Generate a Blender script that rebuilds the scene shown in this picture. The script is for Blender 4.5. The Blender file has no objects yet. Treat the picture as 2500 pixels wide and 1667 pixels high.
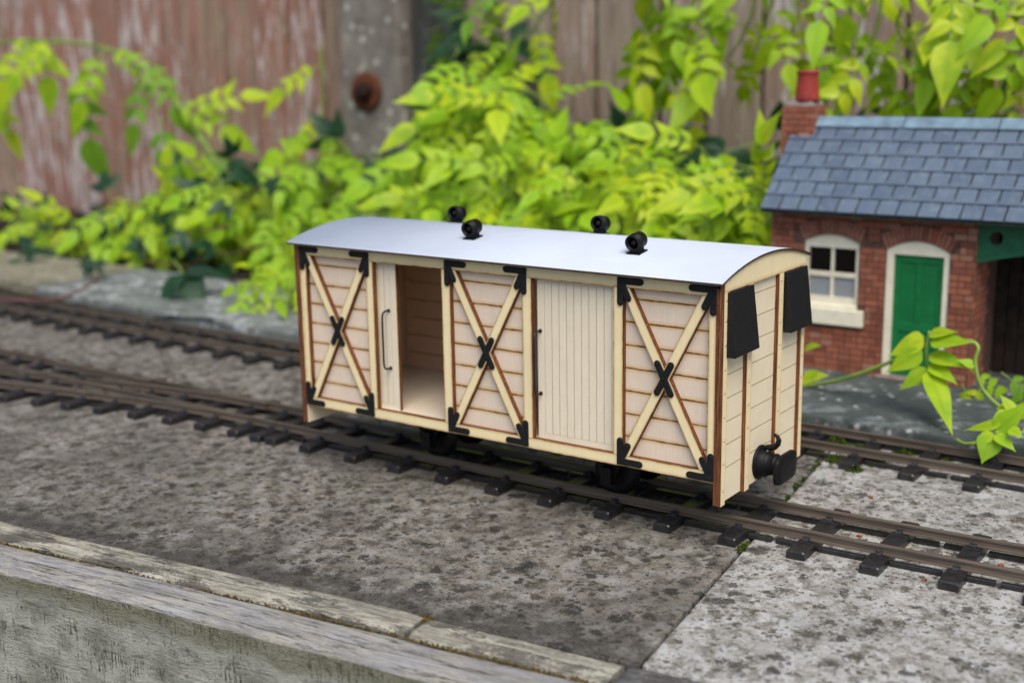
import bpy, bmesh, math, random
import numpy as np
from mathutils import Vector, Matrix

# ------------------------------------------------------------------ camera, sky, sun, exposure
K = 0.001                     # everything below is written in millimetres
scn = bpy.context.scene
C = scn.collection
CAM = Vector((545.533, -543.655, 246.727))
RX = Vector((0.81611037, 0.57765374, -0.01673404))      # camera right
RD = Vector((0.11294865, -0.18783866, -0.97568399))     # camera down
RF = Vector((-0.5667508, 0.79437573, -0.21854229))      # camera forward
FPX = 3082.66
cam_d = bpy.data.cameras.new("camera")
cam = bpy.data.objects.new("camera", cam_d); C.objects.link(cam)
cam_d.sensor_width = 36.0; cam_d.sensor_fit = 'HORIZONTAL'; cam_d.lens = FPX / 2500 * 36
cam_d.clip_start = 0.02; cam_d.clip_end = 100
m = Matrix.Identity(4)
for i in range(3):
    m[i][0] = RX[i]; m[i][1] = -RD[i]; m[i][2] = -RF[i]; m[i][3] = CAM[i] * K
cam.matrix_world = m
cam_d.dof.use_dof = True
cam_d.dof.focus_distance = 0.632
cam_d.dof.aperture_fstop = 6.8
scn.camera = cam

SUN_DIR = Vector((0.42, -0.44, 0.86)).normalized()        # towards the light
world = bpy.data.worlds.new("World"); scn.world = world; world.use_nodes = True
wn = world.node_tree; wn.nodes.clear()
sky = wn.nodes.new('ShaderNodeTexSky'); sky.sky_type = 'NISHITA'; sky.sun_disc = False
sky.sun_elevation = math.asin(SUN_DIR.z)
sky.sun_rotation = math.atan2(SUN_DIR.x, SUN_DIR.y)
sky.air_density = 1.0; sky.dust_density = 2.5; sky.ozone_density = 1.0
bgn = wn.nodes.new('ShaderNodeBackground'); bgn.inputs['Strength'].default_value = 0.095
wo = wn.nodes.new('ShaderNodeOutputWorld')
wn.links.new(sky.outputs[0], bgn.inputs[0]); wn.links.new(bgn.outputs[0], wo.inputs[0])
sun_d = bpy.data.lights.new("sun", 'SUN'); sun_d.energy = 1.5; sun_d.angle = math.radians(40)
sun_d.color = (1.0, 0.95, 0.83)
sun = bpy.data.objects.new("sun", sun_d); C.objects.link(sun)
sun.rotation_euler = SUN_DIR.to_track_quat('Z', 'Y').to_euler()
scn.view_settings.view_transform = 'Standard'; scn.view_settings.look = 'None'
scn.view_settings.exposure = 0.84; scn.view_settings.gamma = 1.0
scn.view_settings.use_curve_mapping = False
scn.cycles.use_denoising = True
scn.cycles.max_bounces = 8; scn.cycles.transparent_max_bounces = 8

rnd = random.Random(7)

# ------------------------------------------------------------------ helpers
def at(px, py, Y=None, Z=None, X=None):
    """a point of the place, from its direction (2352-wide picture) and its depth plane"""
    s = 2500 / 2352
    d = RX * ((px * s - 1250) / FPX) + RD * ((py * s - 833.5) / FPX) + RF
    if Y is not None: t = (Y - CAM.y) / d.y
    elif X is not None: t = (X - CAM.x) / d.x
    else: t = (Z - CAM.z) / d.z
    return CAM + d * t

def tag(o, label=None, cat=None, group=None, kind=None):
    if label: o['label'] = label
    if cat: o['category'] = cat
    if group: o['group'] = group
    if kind: o['kind'] = kind
    return o

def empty(name, loc=(0, 0, 0)):
    o = bpy.data.objects.new(name, None); C.objects.link(o)
    o.location = Vector(loc) * K; o.empty_display_size = 0.01
    return o

class MB:
    """collects faces in millimetres; build() links them as one mesh object"""
    def __init__(self): self.v = []; self.f = []; self.mi = []; self.sc = []; self.sm = []
    def add(self, vs, fs, mi=0, sc=None, smooth=False):
        b = len(self.v); self.v += [tuple(p) for p in vs]
        self.sc += sc if sc else [0.0] * len(vs)
        for q in fs: self.f.append(tuple(i + b for i in q)); self.mi.append(mi); self.sm.append(smooth)
        return self
    def box(self, x0, x1, y0, y1, z0, z1, mi=0):
        vs = [(x, y, z) for z in (z0, z1) for y in (y0, y1) for x in (x0, x1)]
        return self.add(vs, [(0, 2, 3, 1), (4, 5, 7, 6), (0, 1, 5, 4), (2, 6, 7, 3), (0, 4, 6, 2), (1, 3, 7, 5)], mi)
    def tube(self, pts, r, n=8, mi=0, caps=True, smooth=True):
        pts = [Vector(p) for p in pts]; N = len(pts)
        rr = r if isinstance(r, (list, tuple)) else [r] * N
        t0 = (pts[1] - pts[0]).normalized()
        up = Vector((0, 0, 1)) if abs(t0.z) < .9 else Vector((1, 0, 0))
        a = t0.cross(up).normalized(); vs = []
        for i, p in enumerate(pts):
            t = (pts[min(i + 1, N - 1)] - pts[max(i - 1, 0)]).normalized()
            a = (a - t * a.dot(t)).normalized(); b = t.cross(a)
            for k in range(n):
                c = 2 * math.pi * k / n
                vs.append(p + (a * math.cos(c) + b * math.sin(c)) * rr[i])
        fs = [(i * n + k, i * n + (k + 1) % n, (i + 1) * n + (k + 1) % n, (i + 1) * n + k) for i in range(N - 1) for k in range(n)]
        self.add(vs, fs, mi, None, smooth)
        if caps:
            self.add(vs[:n], [tuple(range(n))[::-1]], mi); self.add(vs[-n:], [tuple(range(n))], mi)
        return self
    def lathe(self, prof, c, axis='x', n=24, mi=0, smooth=True):
        """prof: (distance along the axis, radius)"""
        vs = []
        for (a, r) in prof:
            for k in range(n):
                t = 2 * math.pi * k / n; p, q = r * math.cos(t), r * math.sin(t)
                vs.append({'x': (c[0] + a, c[1] + p, c[2] + q), 'y': (c[0] + q, c[1] + a, c[2] + p), 'z': (c[0] + p, c[1] + q, c[2] + a)}[axis])
        fs = [(i * n + k, i * n + (k + 1) % n, (i + 1) * n + (k + 1) % n, (i + 1) * n + k) for i in range(len(prof) - 1) for k in range(n)]
        fs.append(tuple(range(n))[::-1]); fs.append(tuple(range((len(prof) - 1) * n, len(prof) * n)))
        return self.add(vs, fs, mi, None, smooth)
    def prism(self, poly, fn0, fn1, mi=0, mi_side=None):
        """poly of 2-D points, fn0 / fn1 place the two ends"""
        n = len(poly); mi_side = mi if mi_side is None else mi_side
        a = [fn0(*p) for p in poly]; b = [fn1(*p) for p in poly]
        self.add(a + b, [tuple(range(n)), tuple(range(2 * n - 1, n - 1, -1))], mi)
        self.add(a + b, [(i, i + n, (i + 1) % n + n, (i + 1) % n) for i in range(n)], mi_side)
        return self
    def mesh(self, name, mats, origin=(0, 0, 0), bevel=0, seg=1):
        me = bpy.data.meshes.new(name)
        o = Vector(origin)
        me.from_pydata([tuple((Vector(p) - o) * K) for p in self.v], [], self.f)
        for mt in (mats if isinstance(mats, (list, tuple)) else [mats]): me.materials.append(mt)
        me.polygons.foreach_set('material_index', self.mi)
        me.polygons.foreach_set('use_smooth', self.sm)
        if any(self.sc):
            at_ = me.attributes.new('scorch', 'FLOAT', 'POINT'); at_.data.foreach_set('value', self.sc)
        bm = bmesh.new(); bm.from_mesh(me)
        if not any(self.sc): bmesh.ops.remove_doubles(bm, verts=bm.verts, dist=1e-7)
        bmesh.ops.recalc_face_normals(bm, faces=bm.faces)
        if bevel:
            bmesh.ops.bevel(bm, geom=[e for e in bm.edges if len(e.link_faces) == 2 and e.calc_face_angle(0) > .5], offset=bevel * K, segments=seg, affect='EDGES', profile=.6)
        bm.to_mesh(me); bm.free()
        return me
    def build(self, name, mats, parent=None, origin=None, bevel=0, seg=1):
        if parent is not None:
            p = parent; org = Vector((0, 0, 0))
            while p is not None: org = org + p.location / K; p = p.parent
        else: org = Vector(origin) if origin is not None else Vector((0, 0, 0))
        o = bpy.data.objects.new(name, self.mesh(name, mats, org, bevel, seg)); C.objects.link(o)
        if parent is not None: o.parent = parent
        else: o.location = org * K
        return o

def inst(name, me, parent, loc, rot=None, scale=None):
    """an object that shares mesh data; loc in millimetres in the world"""
    o = bpy.data.objects.new(name, me); C.objects.link(o)
    org = Vector((0, 0, 0)); p = parent
    while p is not None: org = org + p.location / K; p = p.parent
    o.parent = parent
    l = (Vector(loc) - org) * K
    if rot is None: o.location = l
    elif isinstance(rot, Matrix): o.matrix_local = Matrix.Translation(l) @ rot.to_4x4()
    else: o.location = l; o.rotation_euler = rot
    if scale: o.scale = scale
    return o

# ------------------------------------------------------------------ materials
class NT:
    def __init__(self, name):
        self.m = bpy.data.materials.new(name); self.m.use_nodes = True
        self.t = self.m.node_tree; self.t.nodes.clear()
        self.out = self.t.nodes.new('ShaderNodeOutputMaterial')
    def put(self, sock, v):
        if isinstance(v, bpy.types.NodeSocket): self.t.links.new(v, sock)
        elif v is not None:
            if hasattr(sock.default_value, '__len__') and not hasattr(v, '__len__'): v = (v,) * len(sock.default_value)
            if hasattr(sock.default_value, '__len__') and len(sock.default_value) == 4 and len(v) == 3: v = (*v, 1)
            sock.default_value = v
    def n(self, typ, props=None, **ins):
        nd = self.t.nodes.new(typ)
        for k, v in (props or {}).items(): setattr(nd, k, v)
        for k, v in ins.items():
            key = int(k[1:]) if k[0] == 'i' and k[1:].isdigit() else k
            self.put(nd.inputs[key], v)
        return nd
    def co(self, scale=1.0, rand=False, world=False):
        """coordinates in millimetres times scale"""
        if world: s = self.n('ShaderNodeNewGeometry').outputs['Position']
        else: s = self.n('ShaderNodeTexCoord').outputs['Object']
        sc = scale if hasattr(scale, '__len__') else (scale,) * 3
        v = self.n('ShaderNodeVectorMath', {'operation': 'MULTIPLY'}, i0=s, i1=tuple(q * 1000 for q in sc)).outputs[0]
        if rand:
            r = self.n('ShaderNodeObjectInfo').outputs['Random']
            r = self.n('ShaderNodeMath', {'operation': 'MULTIPLY'}, i0=r, i1=371.0).outputs[0]
            v = self.n('ShaderNodeVectorMath', {'operation': 'ADD'}, i0=v, i1=r).outputs[0]
        return v
    def noise(self, vec, scale=1.0, detail=4, rough=.55, dist=0.0):
        return self.n('ShaderNodeTexNoise', None, Vector=vec, Scale=scale, Detail=detail, Roughness=rough, Distortion=dist).outputs[0]
    def voro(self, vec, scale=1.0, feature='F1', rnd_=1.0, out=0):
        return self.n('ShaderNodeTexVoronoi', {'feature': feature}, Vector=vec, Scale=scale, Randomness=rnd_).outputs[out]
    def ramp(self, fac, stops, interp='LINEAR'):
        nd = self.n('ShaderNodeValToRGB', None, Fac=fac); cr = nd.color_ramp; cr.interpolation = interp
        while len(cr.elements) < len(stops): cr.elements.new(.5)
        for e, (p, c) in zip(cr.elements, stops):
            e.position = p; c = c if hasattr(c, '__len__') else (c, c, c); e.color = (*c, 1)
        return nd.outputs[0]
    def mix(self, fac, a, b, blend='MIX'):
        nd = self.t.nodes.new('ShaderNodeMix'); nd.data_type = 'RGBA'; nd.blend_type = blend
        self.put(nd.inputs[0], fac); self.put(nd.inputs[6], a); self.put(nd.inputs[7], b)
        return nd.outputs[2]
    def ma(self, op, a, b=None, clamp=False):
        nd = self.t.nodes.new('ShaderNodeMath'); nd.operation = op; nd.use_clamp = clamp
        self.put(nd.inputs[0], a)
        if b is not None: self.put(nd.inputs[1], b)
        return nd.outputs[0]
    def attr(self, name): return self.n('ShaderNodeAttribute', {'attribute_name': name}).outputs['Fac']
    def rand(self): return self.n('ShaderNodeObjectInfo').outputs['Random']
    def bump(self, h, strength=.3, dist=.2, normal=None):
        return self.n('ShaderNodeBump', None, Height=h, Strength=strength, Distance=dist * K, Normal=normal).outputs[0]
    def done(self, col, rough=.6, normal=None, spec=.4, metal=0.0, **kw):
        b = self.n('ShaderNodeBsdfPrincipled', None, **{'Base Color': col, 'Roughness': rough, 'Specular IOR Level': spec, 'Metallic': metal})
        for k, v in kw.items(): self.put(b.inputs[k.replace('_', ' ')], v)
        if normal is not None: self.put(b.inputs['Normal'], normal)
        self.t.links.new(b.outputs[0], self.out.inputs[0])
        self.b = b
        return self.m

def m_ply(name, base, base2, grain=(.05, 1.2, 1.2), halo=(.60, .36, .115)):
    t = NT(name); c = t.co(grain, rand=True); c2 = t.co(.09, rand=True)
    g = t.noise(c, 1.3, 5, .65); bl = t.noise(c2, 1.0, 3)
    col = t.mix(t.ramp(g, [(.3, 0), (.72, 1)]), base, base2)
    col = t.mix(t.ma('MULTIPLY', t.ramp(bl, [(.4, 0), (.75, 1)]), .35), col, tuple(q * .86 for q in base2))
    fl = t.noise(t.co((.3, 3.2, 3.2) if grain[0] < .1 else (3.2, 3.2, .3), rand=True), 1.0, 2)
    col = t.mix(t.ramp(fl, [(.63, 0), (.75, .35)]), col, tuple(min(1, q * 1.12) for q in base))
    s = t.attr('scorch')
    s = t.ma('ADD', s, t.ma('MULTIPLY', t.ma('SUBTRACT', t.noise(t.co(.16, rand=True), 1.0, 3, .6), .5), t.ma('MULTIPLY', s, .55)), clamp=True)
    col = t.mix(t.ramp(s, [(.05, 0), (.4, .22), (.75, .6), (1, .95)]), col, halo)
    col = t.mix(t.ramp(s, [(.80, 0), (.94, .7), (1, 1)]), col, (.115, .042, .015))
    return t.done(col, t.ramp(g, [(0, .62), (1, .5)]), t.bump(g, .12, .15), .35)

def m_edge():
    t = NT('scorched_ply_edge'); c = t.co((1.5, 1.5, .06)); g = t.noise(c, 1.0, 4, .6)
    col = t.ramp(g, [(.28, (.025, .009, .005)), (.42, (.085, .028, .012)), (.55, (.18, .062, .022)), (.68, (.29, .12, .045)), (.8, (.11, .035, .012))])
    return t.done(col, .6, t.bump(g, .4, .2), .3)

def m_simple(name, col, rough=.5, var=.25, sc=.15, bump=.0, bsc=1.0, spec=.4, metal=0.0):
    t = NT(name); g = t.noise(t.co(sc, rand=True), 1.0, 4)
    c = t.mix(t.ramp(g, [(.3, 0), (.7, 1)]), tuple(q * (1 - var) for q in col), tuple(min(1, q * (1 + var)) for q in col))
    nrm = t.bump(t.noise(t.co(bsc, rand=True), 1.0, 4), bump, .3) if bump else None
    return t.done(c, rough, nrm, spec, metal)

M = {}
M['frame'] = m_ply('ply_frame_cream', (.87, .75, .48), (.81, .67, .39), (1.2, 1.2, .05))
M['plank'] = m_ply('ply_plank_pink', (.79, .66, .54), (.72, .58, .45), (1.2, 1.2, .05))
M['door'] = m_ply('ply_door_pale', (.82, .73, .58), (.76, .66, .50), (1.2, 1.2, .05))
M['endp'] = m_ply('ply_end_pale', (.84, .74, .54), (.77, .66, .46), (1.2, 1.2, .05))
M['floor'] = m_ply('ply_floor', (.82, .70, .56), (.76, .63, .48))
M['inner'] = m_ply('ply_inner', (.86, .60, .42), (.76, .50, .33))
M['edge'] = m_edge()
M['scorchring'] = m_simple('scorched_ring', (.42, .24, .08), .6, .3, .3)

def m_roof():
    t = NT('roof_card'); g = t.noise(t.co(.03), 1.0, 5, .6); f = t.noise(t.co(1.1), 1.0, 3)
    col = t.mix(t.ramp(g, [(.35, 0), (.65, 1)]), (.53, .58, .67), (.57, .62, .71))
    col = t.mix(t.ma('MULTIPLY', f, .14), col, (.36, .40, .48))
    return t.done(col, 1.0, t.bump(f, .10, .2), 0.0)
M['roof'] = m_roof()
M['black'] = m_simple('black_painted_wood', (.0075, .0078, .009), .55, .35, .3, .3, .9, .32)
M['blackplastic'] = m_simple('black_plastic', (.005, .005, .006), .5, .3, .2, .08, 1.5, .22)
M['wire'] = m_simple('black_wire', (.012, .012, .013), .38, .2, .3)

def m_rail():
    t = NT('weathered_rail'); g = t.noise(t.co((.02, .8, .8)), 1.0, 4); d = t.noise(t.co(.6), 1.0, 4)
    col = t.ramp(g, [(.3, (.074, .057, .044)), (.55, (.125, .098, .077)), (.75, (.18, .145, .113))])
    col = t.mix(t.ramp(d, [(.6, 0), (.78, .6)]), col, (.12, .085, .06))
    return t.done(col, t.ramp(d, [(.3, .34), (.7, .55)]), t.bump(d, .1, .1), .6, .25)
M['rail'] = m_rail()

def m_sleeper():
    t = NT('track_plastic'); g = t.noise(t.co((.9, .08, .9), rand=True), 1.0, 5, .6); d = t.noise(t.co(.35, rand=True), 1.0, 4)
    col = t.mix(t.ramp(d, [(.35, 0), (.7, 1)]), (.009, .0085, .0095), (.024, .022, .023))
    col = t.mix(t.ramp(t.noise(t.co(1.1, rand=True), 1.0, 3), [(.66, 0), (.76, .8)]), col, (.11, .10, .09))
    return t.done(col, t.ramp(d, [(.3, .30), (.7, .46)]), t.bump(g, .35, .25), .6)
M['sleeper'] = m_sleeper()

def m_slab(name, c_lo, c_mid, c_hi, spot, spot_amt, white, stain, dirt):
    t = NT(name)
    w = t.co(1.0, world=True)
    wa = t.n('ShaderNodeTexNoise', None, Vector=w, Scale=.16, Detail=4, Roughness=.7).outputs[1]
    wv = t.n('ShaderNodeVectorMath', {'operation': 'MULTIPLY_ADD'}, i0=wa, i1=(11, 11, 0), i2=w).outputs[0]
    wb = t.n('ShaderNodeTexNoise', None, Vector=w, Scale=.5, Detail=3, Roughness=.7).outputs[1]
    wf = t.n('ShaderNodeVectorMath', {'operation': 'MULTIPLY_ADD'}, i0=wb, i1=(4, 4, 0), i2=w).outputs[0]
    big = t.noise(w, .013, 4, .6, .4); mid = t.noise(wf, .10, 6, .72, .3); fine = t.noise(w, .8, 5, .75); grit = t.noise(w, 2.2, 2, .6)
    col = t.ramp(mid, [(.40, c_lo), (.475, c_mid), (.55, c_hi)])
    pb = t.noise(wf, .085, 6, .75)                                   # pale bloom
    col = t.mix(t.ramp(pb, [(.505, 0), (.555, white)]), col, (.50, .50, .49))
    col = t.mix(t.ramp(big, [(.40, stain), (.55, 0)]), col, tuple(q * .42 for q in c_mid))
    if dirt:                                                          # soil washed up against the timber edging
        d = t.n('ShaderNodeVectorMath', {'operation': 'DOT_PRODUCT'}, i0=w, i1=tuple(tn)).outputs[1]
        d = t.ma('SUBTRACT', d, TA.dot(tn))
        d = t.ma('ADD', d, t.ma('MULTIPLY', t.ma('SUBTRACT', pb, .5), 70))
        col = t.mix(t.ramp(t.ma('MULTIPLY', d, 1 / 34), [(.15, .78), (.9, 0)]), col, (.042, .038, .034))
    gate = t.noise(w, .028, 3)
    for (sc_, r0, r1, amt, jit) in ((.038, .15, .18, 1.0, .6), (.080, .21, .24, 1.0, .55), (.17, .22, .27, .95, .45), (.36, .20, .28, .85, .4)):
        v = t.voro(wv if sc_ < .1 else wf, sc_)
        v = t.ma('ADD', v, t.ma('MULTIPLY', t.ma('SUBTRACT', fine, .5), jit))
        v = t.ma('ADD', v, t.ma('MULTIPLY', t.ma('SUBTRACT', gate, .5), -.35))
        k = t.ma('MULTIPLY', t.ramp(v, [(r0, 1), (r1, 0)]), spot_amt * amt)
        tint = t.mix(t.ramp(t.noise(w, .05, 2), [(.45, 0), (.6, 1)]), spot, (spot[0] * 1.9, spot[1] * 1.7, spot[2] * 1.1))
        col = t.mix(k, col, tint)
    col = t.mix(t.ramp(fine, [(.30, .7), (.46, 0)]), col, tuple(q * .40 for q in c_lo))
    col = t.mix(t.ramp(fine, [(.57, 0), (.70, .55)]), col, tuple(min(1, q * 1.5) for q in c_hi))
    col = t.mix(t.ramp(grit, [(.60, 0), (.70, .55)]), col, tuple(min(1, q * 1.7) for q in c_hi))
    col = t.mix(t.ramp(grit, [(.30, .7), (.40, 0)]), col, (.035, .033, .03))
    yl = t.voro(wf, .016)
    col = t.mix(t.ramp(yl, [(.020, .9), (.03, 0)]), col, (.34, .27, .05))
    h = t.ma('ADD', t.ma('MULTIPLY', mid, .9), t.ma('ADD', t.ma('MULTIPLY', fine, .5), t.ma('MULTIPLY', grit, .25)))
    return t.done(col, .88, t.bump(h, .6, 1.2), .2)
TA = Vector((-75.6, -167.8, 0)); TB = Vector((297.6, -122.4, 0)); td = (TB - TA).normalized(); tn = Vector((-td.y, td.x, 0))
M['slab_a'] = m_slab('concrete_slab_tan', (.074, .066, .054), (.138, .123, .103), (.225, .205, .175), (.022, .021, .019), .9, .26, .45, True)
M['slab_b'] = m_slab('concrete_slab_pale', (.150, .139, .118), (.262, .247, .222), (.40, .386, .362), (.034, .031, .028), .86, .85, .25, False)

def m_platform(name, a, b, cwhite, amt):
    t = NT(name); w = t.co(1.0, world=True)
    mid = t.noise(w, .03, 5, .6, .5); fine = t.noise(w, .5, 4, .65); p = t.noise(w, .045, 5, .65)
    col = t.mix(t.ramp(mid, [(.35, 0), (.65, 1)]), a, b)
    col = t.mix(t.ramp(p, [(.53, 0), (.63, amt)]), col, cwhite)
    col = t.mix(t.ramp(fine, [(.3, .5), (.5, 0)]), col, tuple(q * .5 for q in a))
    sp = t.voro(w, .09)
    col = t.mix(t.ramp(t.ma('ADD', sp, t.ma('MULTIPLY', t.ma('SUBTRACT', fine, .5), .5)), [(.1, .8), (.2, 0)]), col, (.55, .55, .55))
    return t.done(col, .95, t.bump(fine, .35, .6), .08)
M['plat_grey'] = m_platform('platform_stone_grey', (.055, .068, .066), (.105, .120, .115), (.32, .35, .36), .4)
M['plat_white'] = m_platform('platform_stone_bloomed', (.12, .135, .125), (.21, .225, .21), (.48, .51, .52), .85)
M['plat_yellow'] = m_platform('platform_stone_yellow', (.17, .16, .115), (.27, .25, .17), (.36, .35, .29), .7)

def m_timber(name, a, b, pale, palec, dark):
    t = NT(name)
    wx = t.n('ShaderNodeTexNoise', None, Vector=t.co((.03, .2, .2)), Scale=1.0, Detail=3).outputs[1]
    gv = t.n('ShaderNodeVectorMath', {'operation': 'MULTIPLY_ADD'}, i0=wx, i1=(0, 1.6, 1.6), i2=t.co((.02, .55, .55))).outputs[0]
    g = t.noise(gv, 1.0, 7, .7); f = t.noise(t.co((.12, 2.4, 2.4)), 1.0, 4, .7); n1 = t.noise(gv, .55, 5, .6); sp = t.noise(t.co((.5, 1.2, 1.2)), 1.0, 4, .7)
    pl = t.noise(t.co((.035, .10, .10)), 1.0, 5, .7); dk = t.noise(t.co((.022, .06, .06)), 1.0, 4, .65)
    col = t.mix(t.ramp(g, [(.36, 0), (.60, 1)]), a, b)
    col = t.mix(t.ramp(pl, [(.46, 0), (.58, pale)]), col, palec)
    col = t.mix(t.ramp(t.ma('ADD', dk, t.ma('MULTIPLY', t.ma('SUBTRACT', sp, .5), .5)), [(.50, 0), (.58, dark)]), col, (.075, .068, .06))
    col = t.mix(t.ramp(f, [(.34, .75), (.46, 0)]), col, tuple(q * .3 for q in a))
    col = t.mix(t.ramp(f, [(.58, 0), (.72, .5)]), col, tuple(min(1, q * 1.35) for q in b))
    crack = t.ramp(t.ma('ABSOLUTE', t.ma('SUBTRACT', n1, .5)), [(.004, .95), (.014, 0)])
    crack = t.ma('MULTIPLY', crack, t.ramp(t.noise(t.co((.015, .3, .3)), 1.0, 3), [(.46, 0), (.54, 1)]))
    col = t.mix(crack, col, (.022, .019, .016))
    h = t.ma('SUBTRACT', t.ma('ADD', g, t.ma('MULTIPLY', f, .5)), t.ma('MULTIPLY', crack, 1.0))
    return t.done(col, .88, t.bump(h, .9, 1.5), .2)
M['timber_a'] = m_timber('weathered_timber_grey', (.26, .25, .24), (.46, .45, .445), .55, (.50, .46, .38), .22)
M['timber_b'] = m_timber('weathered_timber_lichened', (.20, .185, .15), (.43, .405, .325), .85, (.58, .55, .45), .8)
M['timber_c'] = m_timber('weathered_timber_dark', (.13, .125, .12), (.25, .245, .24), .3, (.33, .31, .27), .75)
def m_timber_front():
    t = NT('weathered_timber_face'); z = t.n('ShaderNodeSeparateXYZ', None, Vector=t.co(1.0)).outputs[2]
    g = t.noise(t.co((.06, .6, .5)), 1.0, 7, .72, .5); v = t.noise(t.co((.45, .5, .035)), 1.0, 5, .6); p = t.noise(t.co((.04, .06, .06)), 1.0, 6, .7); f = t.noise(t.co((.5, 1.3, 1.3)), 1.0, 4, .75)
    col = t.mix(t.ramp(p, [(.38, 0), (.58, 1)]), (.28, .275, .23), (.52, .52, .46))
    col = t.mix(t.ramp(f, [(.32, .8), (.45, 0)]), col, (.075, .08, .055))
    col = t.mix(t.ramp(f, [(.57, 0), (.68, .6)]), col, (.50, .50, .44))
    col = t.mix(t.ramp(g, [(.34, .75), (.43, 0)]), col, (.06, .063, .045))
    cr = t.ma('MULTIPLY', t.ramp(t.ma('ABSOLUTE', t.ma('SUBTRACT', v, .5)), [(.004, 1), (.016, 0)]), t.ramp(t.noise(t.co((.05, .05, .09)), 1.0, 3), [(.5, 0), (.58, 1)]))
    col = t.mix(cr, col, (.02, .02, .015))
    mz = t.ma('ADD', z, t.ma('ADD', t.ma('MULTIPLY', t.ma('SUBTRACT', p, .5), 46), t.ma('MULTIPLY', t.ma('SUBTRACT', f, .5), 16)))
    band = t.ramp(t.ma('MULTIPLY', t.ma('ADD', mz, 17), 1 / 17), [(.1, 0), (.55, .7), (.9, .6)])
    col = t.mix(band, col, t.mix(t.ramp(f, [(.4, 0), (.6, 1)]), (.075, .075, .030), (.19, .175, .085)))
    h = t.ma('SUBTRACT', t.ma('ADD', g, f), cr)
    return t.done(col, .9, t.bump(h, 1.0, 1.8), .2)
M['timber_front'] = m_timber_front()

def m_fence(name, paint, amt, wood, pale):
    t = NT(name)
    g = t.noise(t.co((.30, .30, .008), rand=True), 1.0, 6, .7); b = t.noise(t.co((.035, .035, .007), rand=True), 1.0, 5, .65); s = t.noise(t.co((.055, .055, .011), rand=True), 1.2, 6, .75)
    col = t.mix(t.ramp(g, [(.34, 0), (.64, 1)]), tuple(q * .5 for q in wood), tuple(min(1, q * 1.25) for q in wood))
    b = t.ma('ADD', b, t.ma('MULTIPLY', t.ma('SUBTRACT', t.rand(), .5), .3))
    b = t.ma('ADD', b, t.ma('MULTIPLY', t.ma('SUBTRACT', g, .5), .5))
    col = t.mix(t.ramp(b, [(.42, 0), (.52, amt)]), col, t.mix(t.ramp(g, [(.3, 0), (.7, 1)]), tuple(q * .75 for q in paint), tuple(q * 1.25 for q in paint)))
    s = t.ma('ADD', s, t.ma('MULTIPLY', t.ma('SUBTRACT', t.rand(), .5), .12))
    col = t.mix(t.ramp(s, [(.55, 0), (.60, pale)]), col, (.56, .53, .52))
    col = t.mix(t.ramp(t.noise(t.co((.09, .09, .014), rand=True), 1.0, 5), [(.57, 0), (.68, .75)]), col, tuple(q * .32 for q in wood))
    return t.done(col, .88, t.bump(g, .6, 1.2), .15)
M['fence_red'] = m_fence('fence_board_red_paint', (.30, .130, .098), .75, (.325, .235, .172), .9)
M['fence_grey'] = m_fence('fence_board_bare', (.27, .16, .128), .45, (.31, .245, .195), .75)
M['fence_dark'] = m_fence('shadow_batten', (.04, .045, .045), .6, (.06, .06, .055), .2)

def m_post():
    t = NT('lichened_concrete_post'); w = t.co(1.0)
    a = t.noise(w, .02, 5, .65); f = t.noise(w, .25, 4, .7); v = t.voro(w, .05)
    col = t.mix(t.ramp(a, [(.35, 0), (.65, 1)]), (.12, .105, .09), (.28, .25, .22))
    col = t.mix(t.ramp(t.ma('ADD', v, t.ma('MULTIPLY', t.ma('SUBTRACT', f, .5), .6)), [(.14, .9), (.26, 0)]), col, (.52, .52, .46))
    col = t.mix(t.ramp(f, [(.3, .6), (.45, 0)]), col, (.06, .055, .05))
    return t.done(col, .9, t.bump(t.ma('ADD', a, f), .6, 2.0), .2)
M['post'] = m_post()
M['rust'] = m_simple('rust', (.10, .032, .014), .85, .6, .12, .6, .5, .2)
M['boltdark'] = m_simple('dark_rusted_bolt', (.018, .009, .007), .85, .6, .12, .6, .5, .2)
M['soil'] = m_simple('soil', (.028, .021, .016), .95, .6, .05, .8, .12, .1)
M['earth'] = m_simple('garden_ground', (.06, .055, .04), .95, .5, .02, .5, .05, .1)

def m_brick():
    t = NT('model_brick'); r = t.rand(); f = t.noise(t.co(.55, rand=True), 1.0, 4, .65)
    col = t.ramp(r, [(0, (.20, .070, .045)), (.3, (.31, .105, .062)), (.6, (.38, .135, .080)), (.85, (.27, .098, .064)), (1, (.43, .21, .15))])
    col = t.mix(t.ramp(f, [(.32, .6), (.5, 0)]), col, (.09, .035, .025))
    col = t.mix(t.ramp(f, [(.6, 0), (.75, .5)]), col, (.36, .22, .17))
    return t.done(col, .85, t.bump(f, .6, .4), .25)
M['brick'] = m_brick()
M['voussoir'] = m_simple('arch_brick', (.30, .125, .085), .85, .35, .4, .5, .6, .25)
M['mortar'] = m_simple('mortar', (.105, .062, .046), .95, .4, .25, .5, .6, .2)
def m_slate():
    t = NT('roof_slate'); r = t.rand(); f = t.noise(t.co(.16, rand=True), 1.0, 5, .6); s = t.noise(t.co(.5, rand=True), 1.0, 3)
    col = t.ramp(r, [(0, (.080, .110, .160)), (.5, (.094, .128, .184)), (1, (.112, .148, .204))])  # blue of the reflected sky is put into the slate colour
    col = t.mix(t.ramp(f, [(.5, 0), (.68, .4)]), col, (.18, .23, .28))
    col = t.mix(t.ramp(s, [(.66, 0), (.78, .4)]), col, (.05, .06, .065))
    return t.done(col, t.ramp(f, [(.3, .38), (.7, .55)]), t.bump(s, .2, .3), .6)
M['slate'] = m_slate()
M['ridge'] = m_simple('ridge_tile', (.16, .24, .31), .5, .35, .08, .2, .6, .5)
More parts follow.
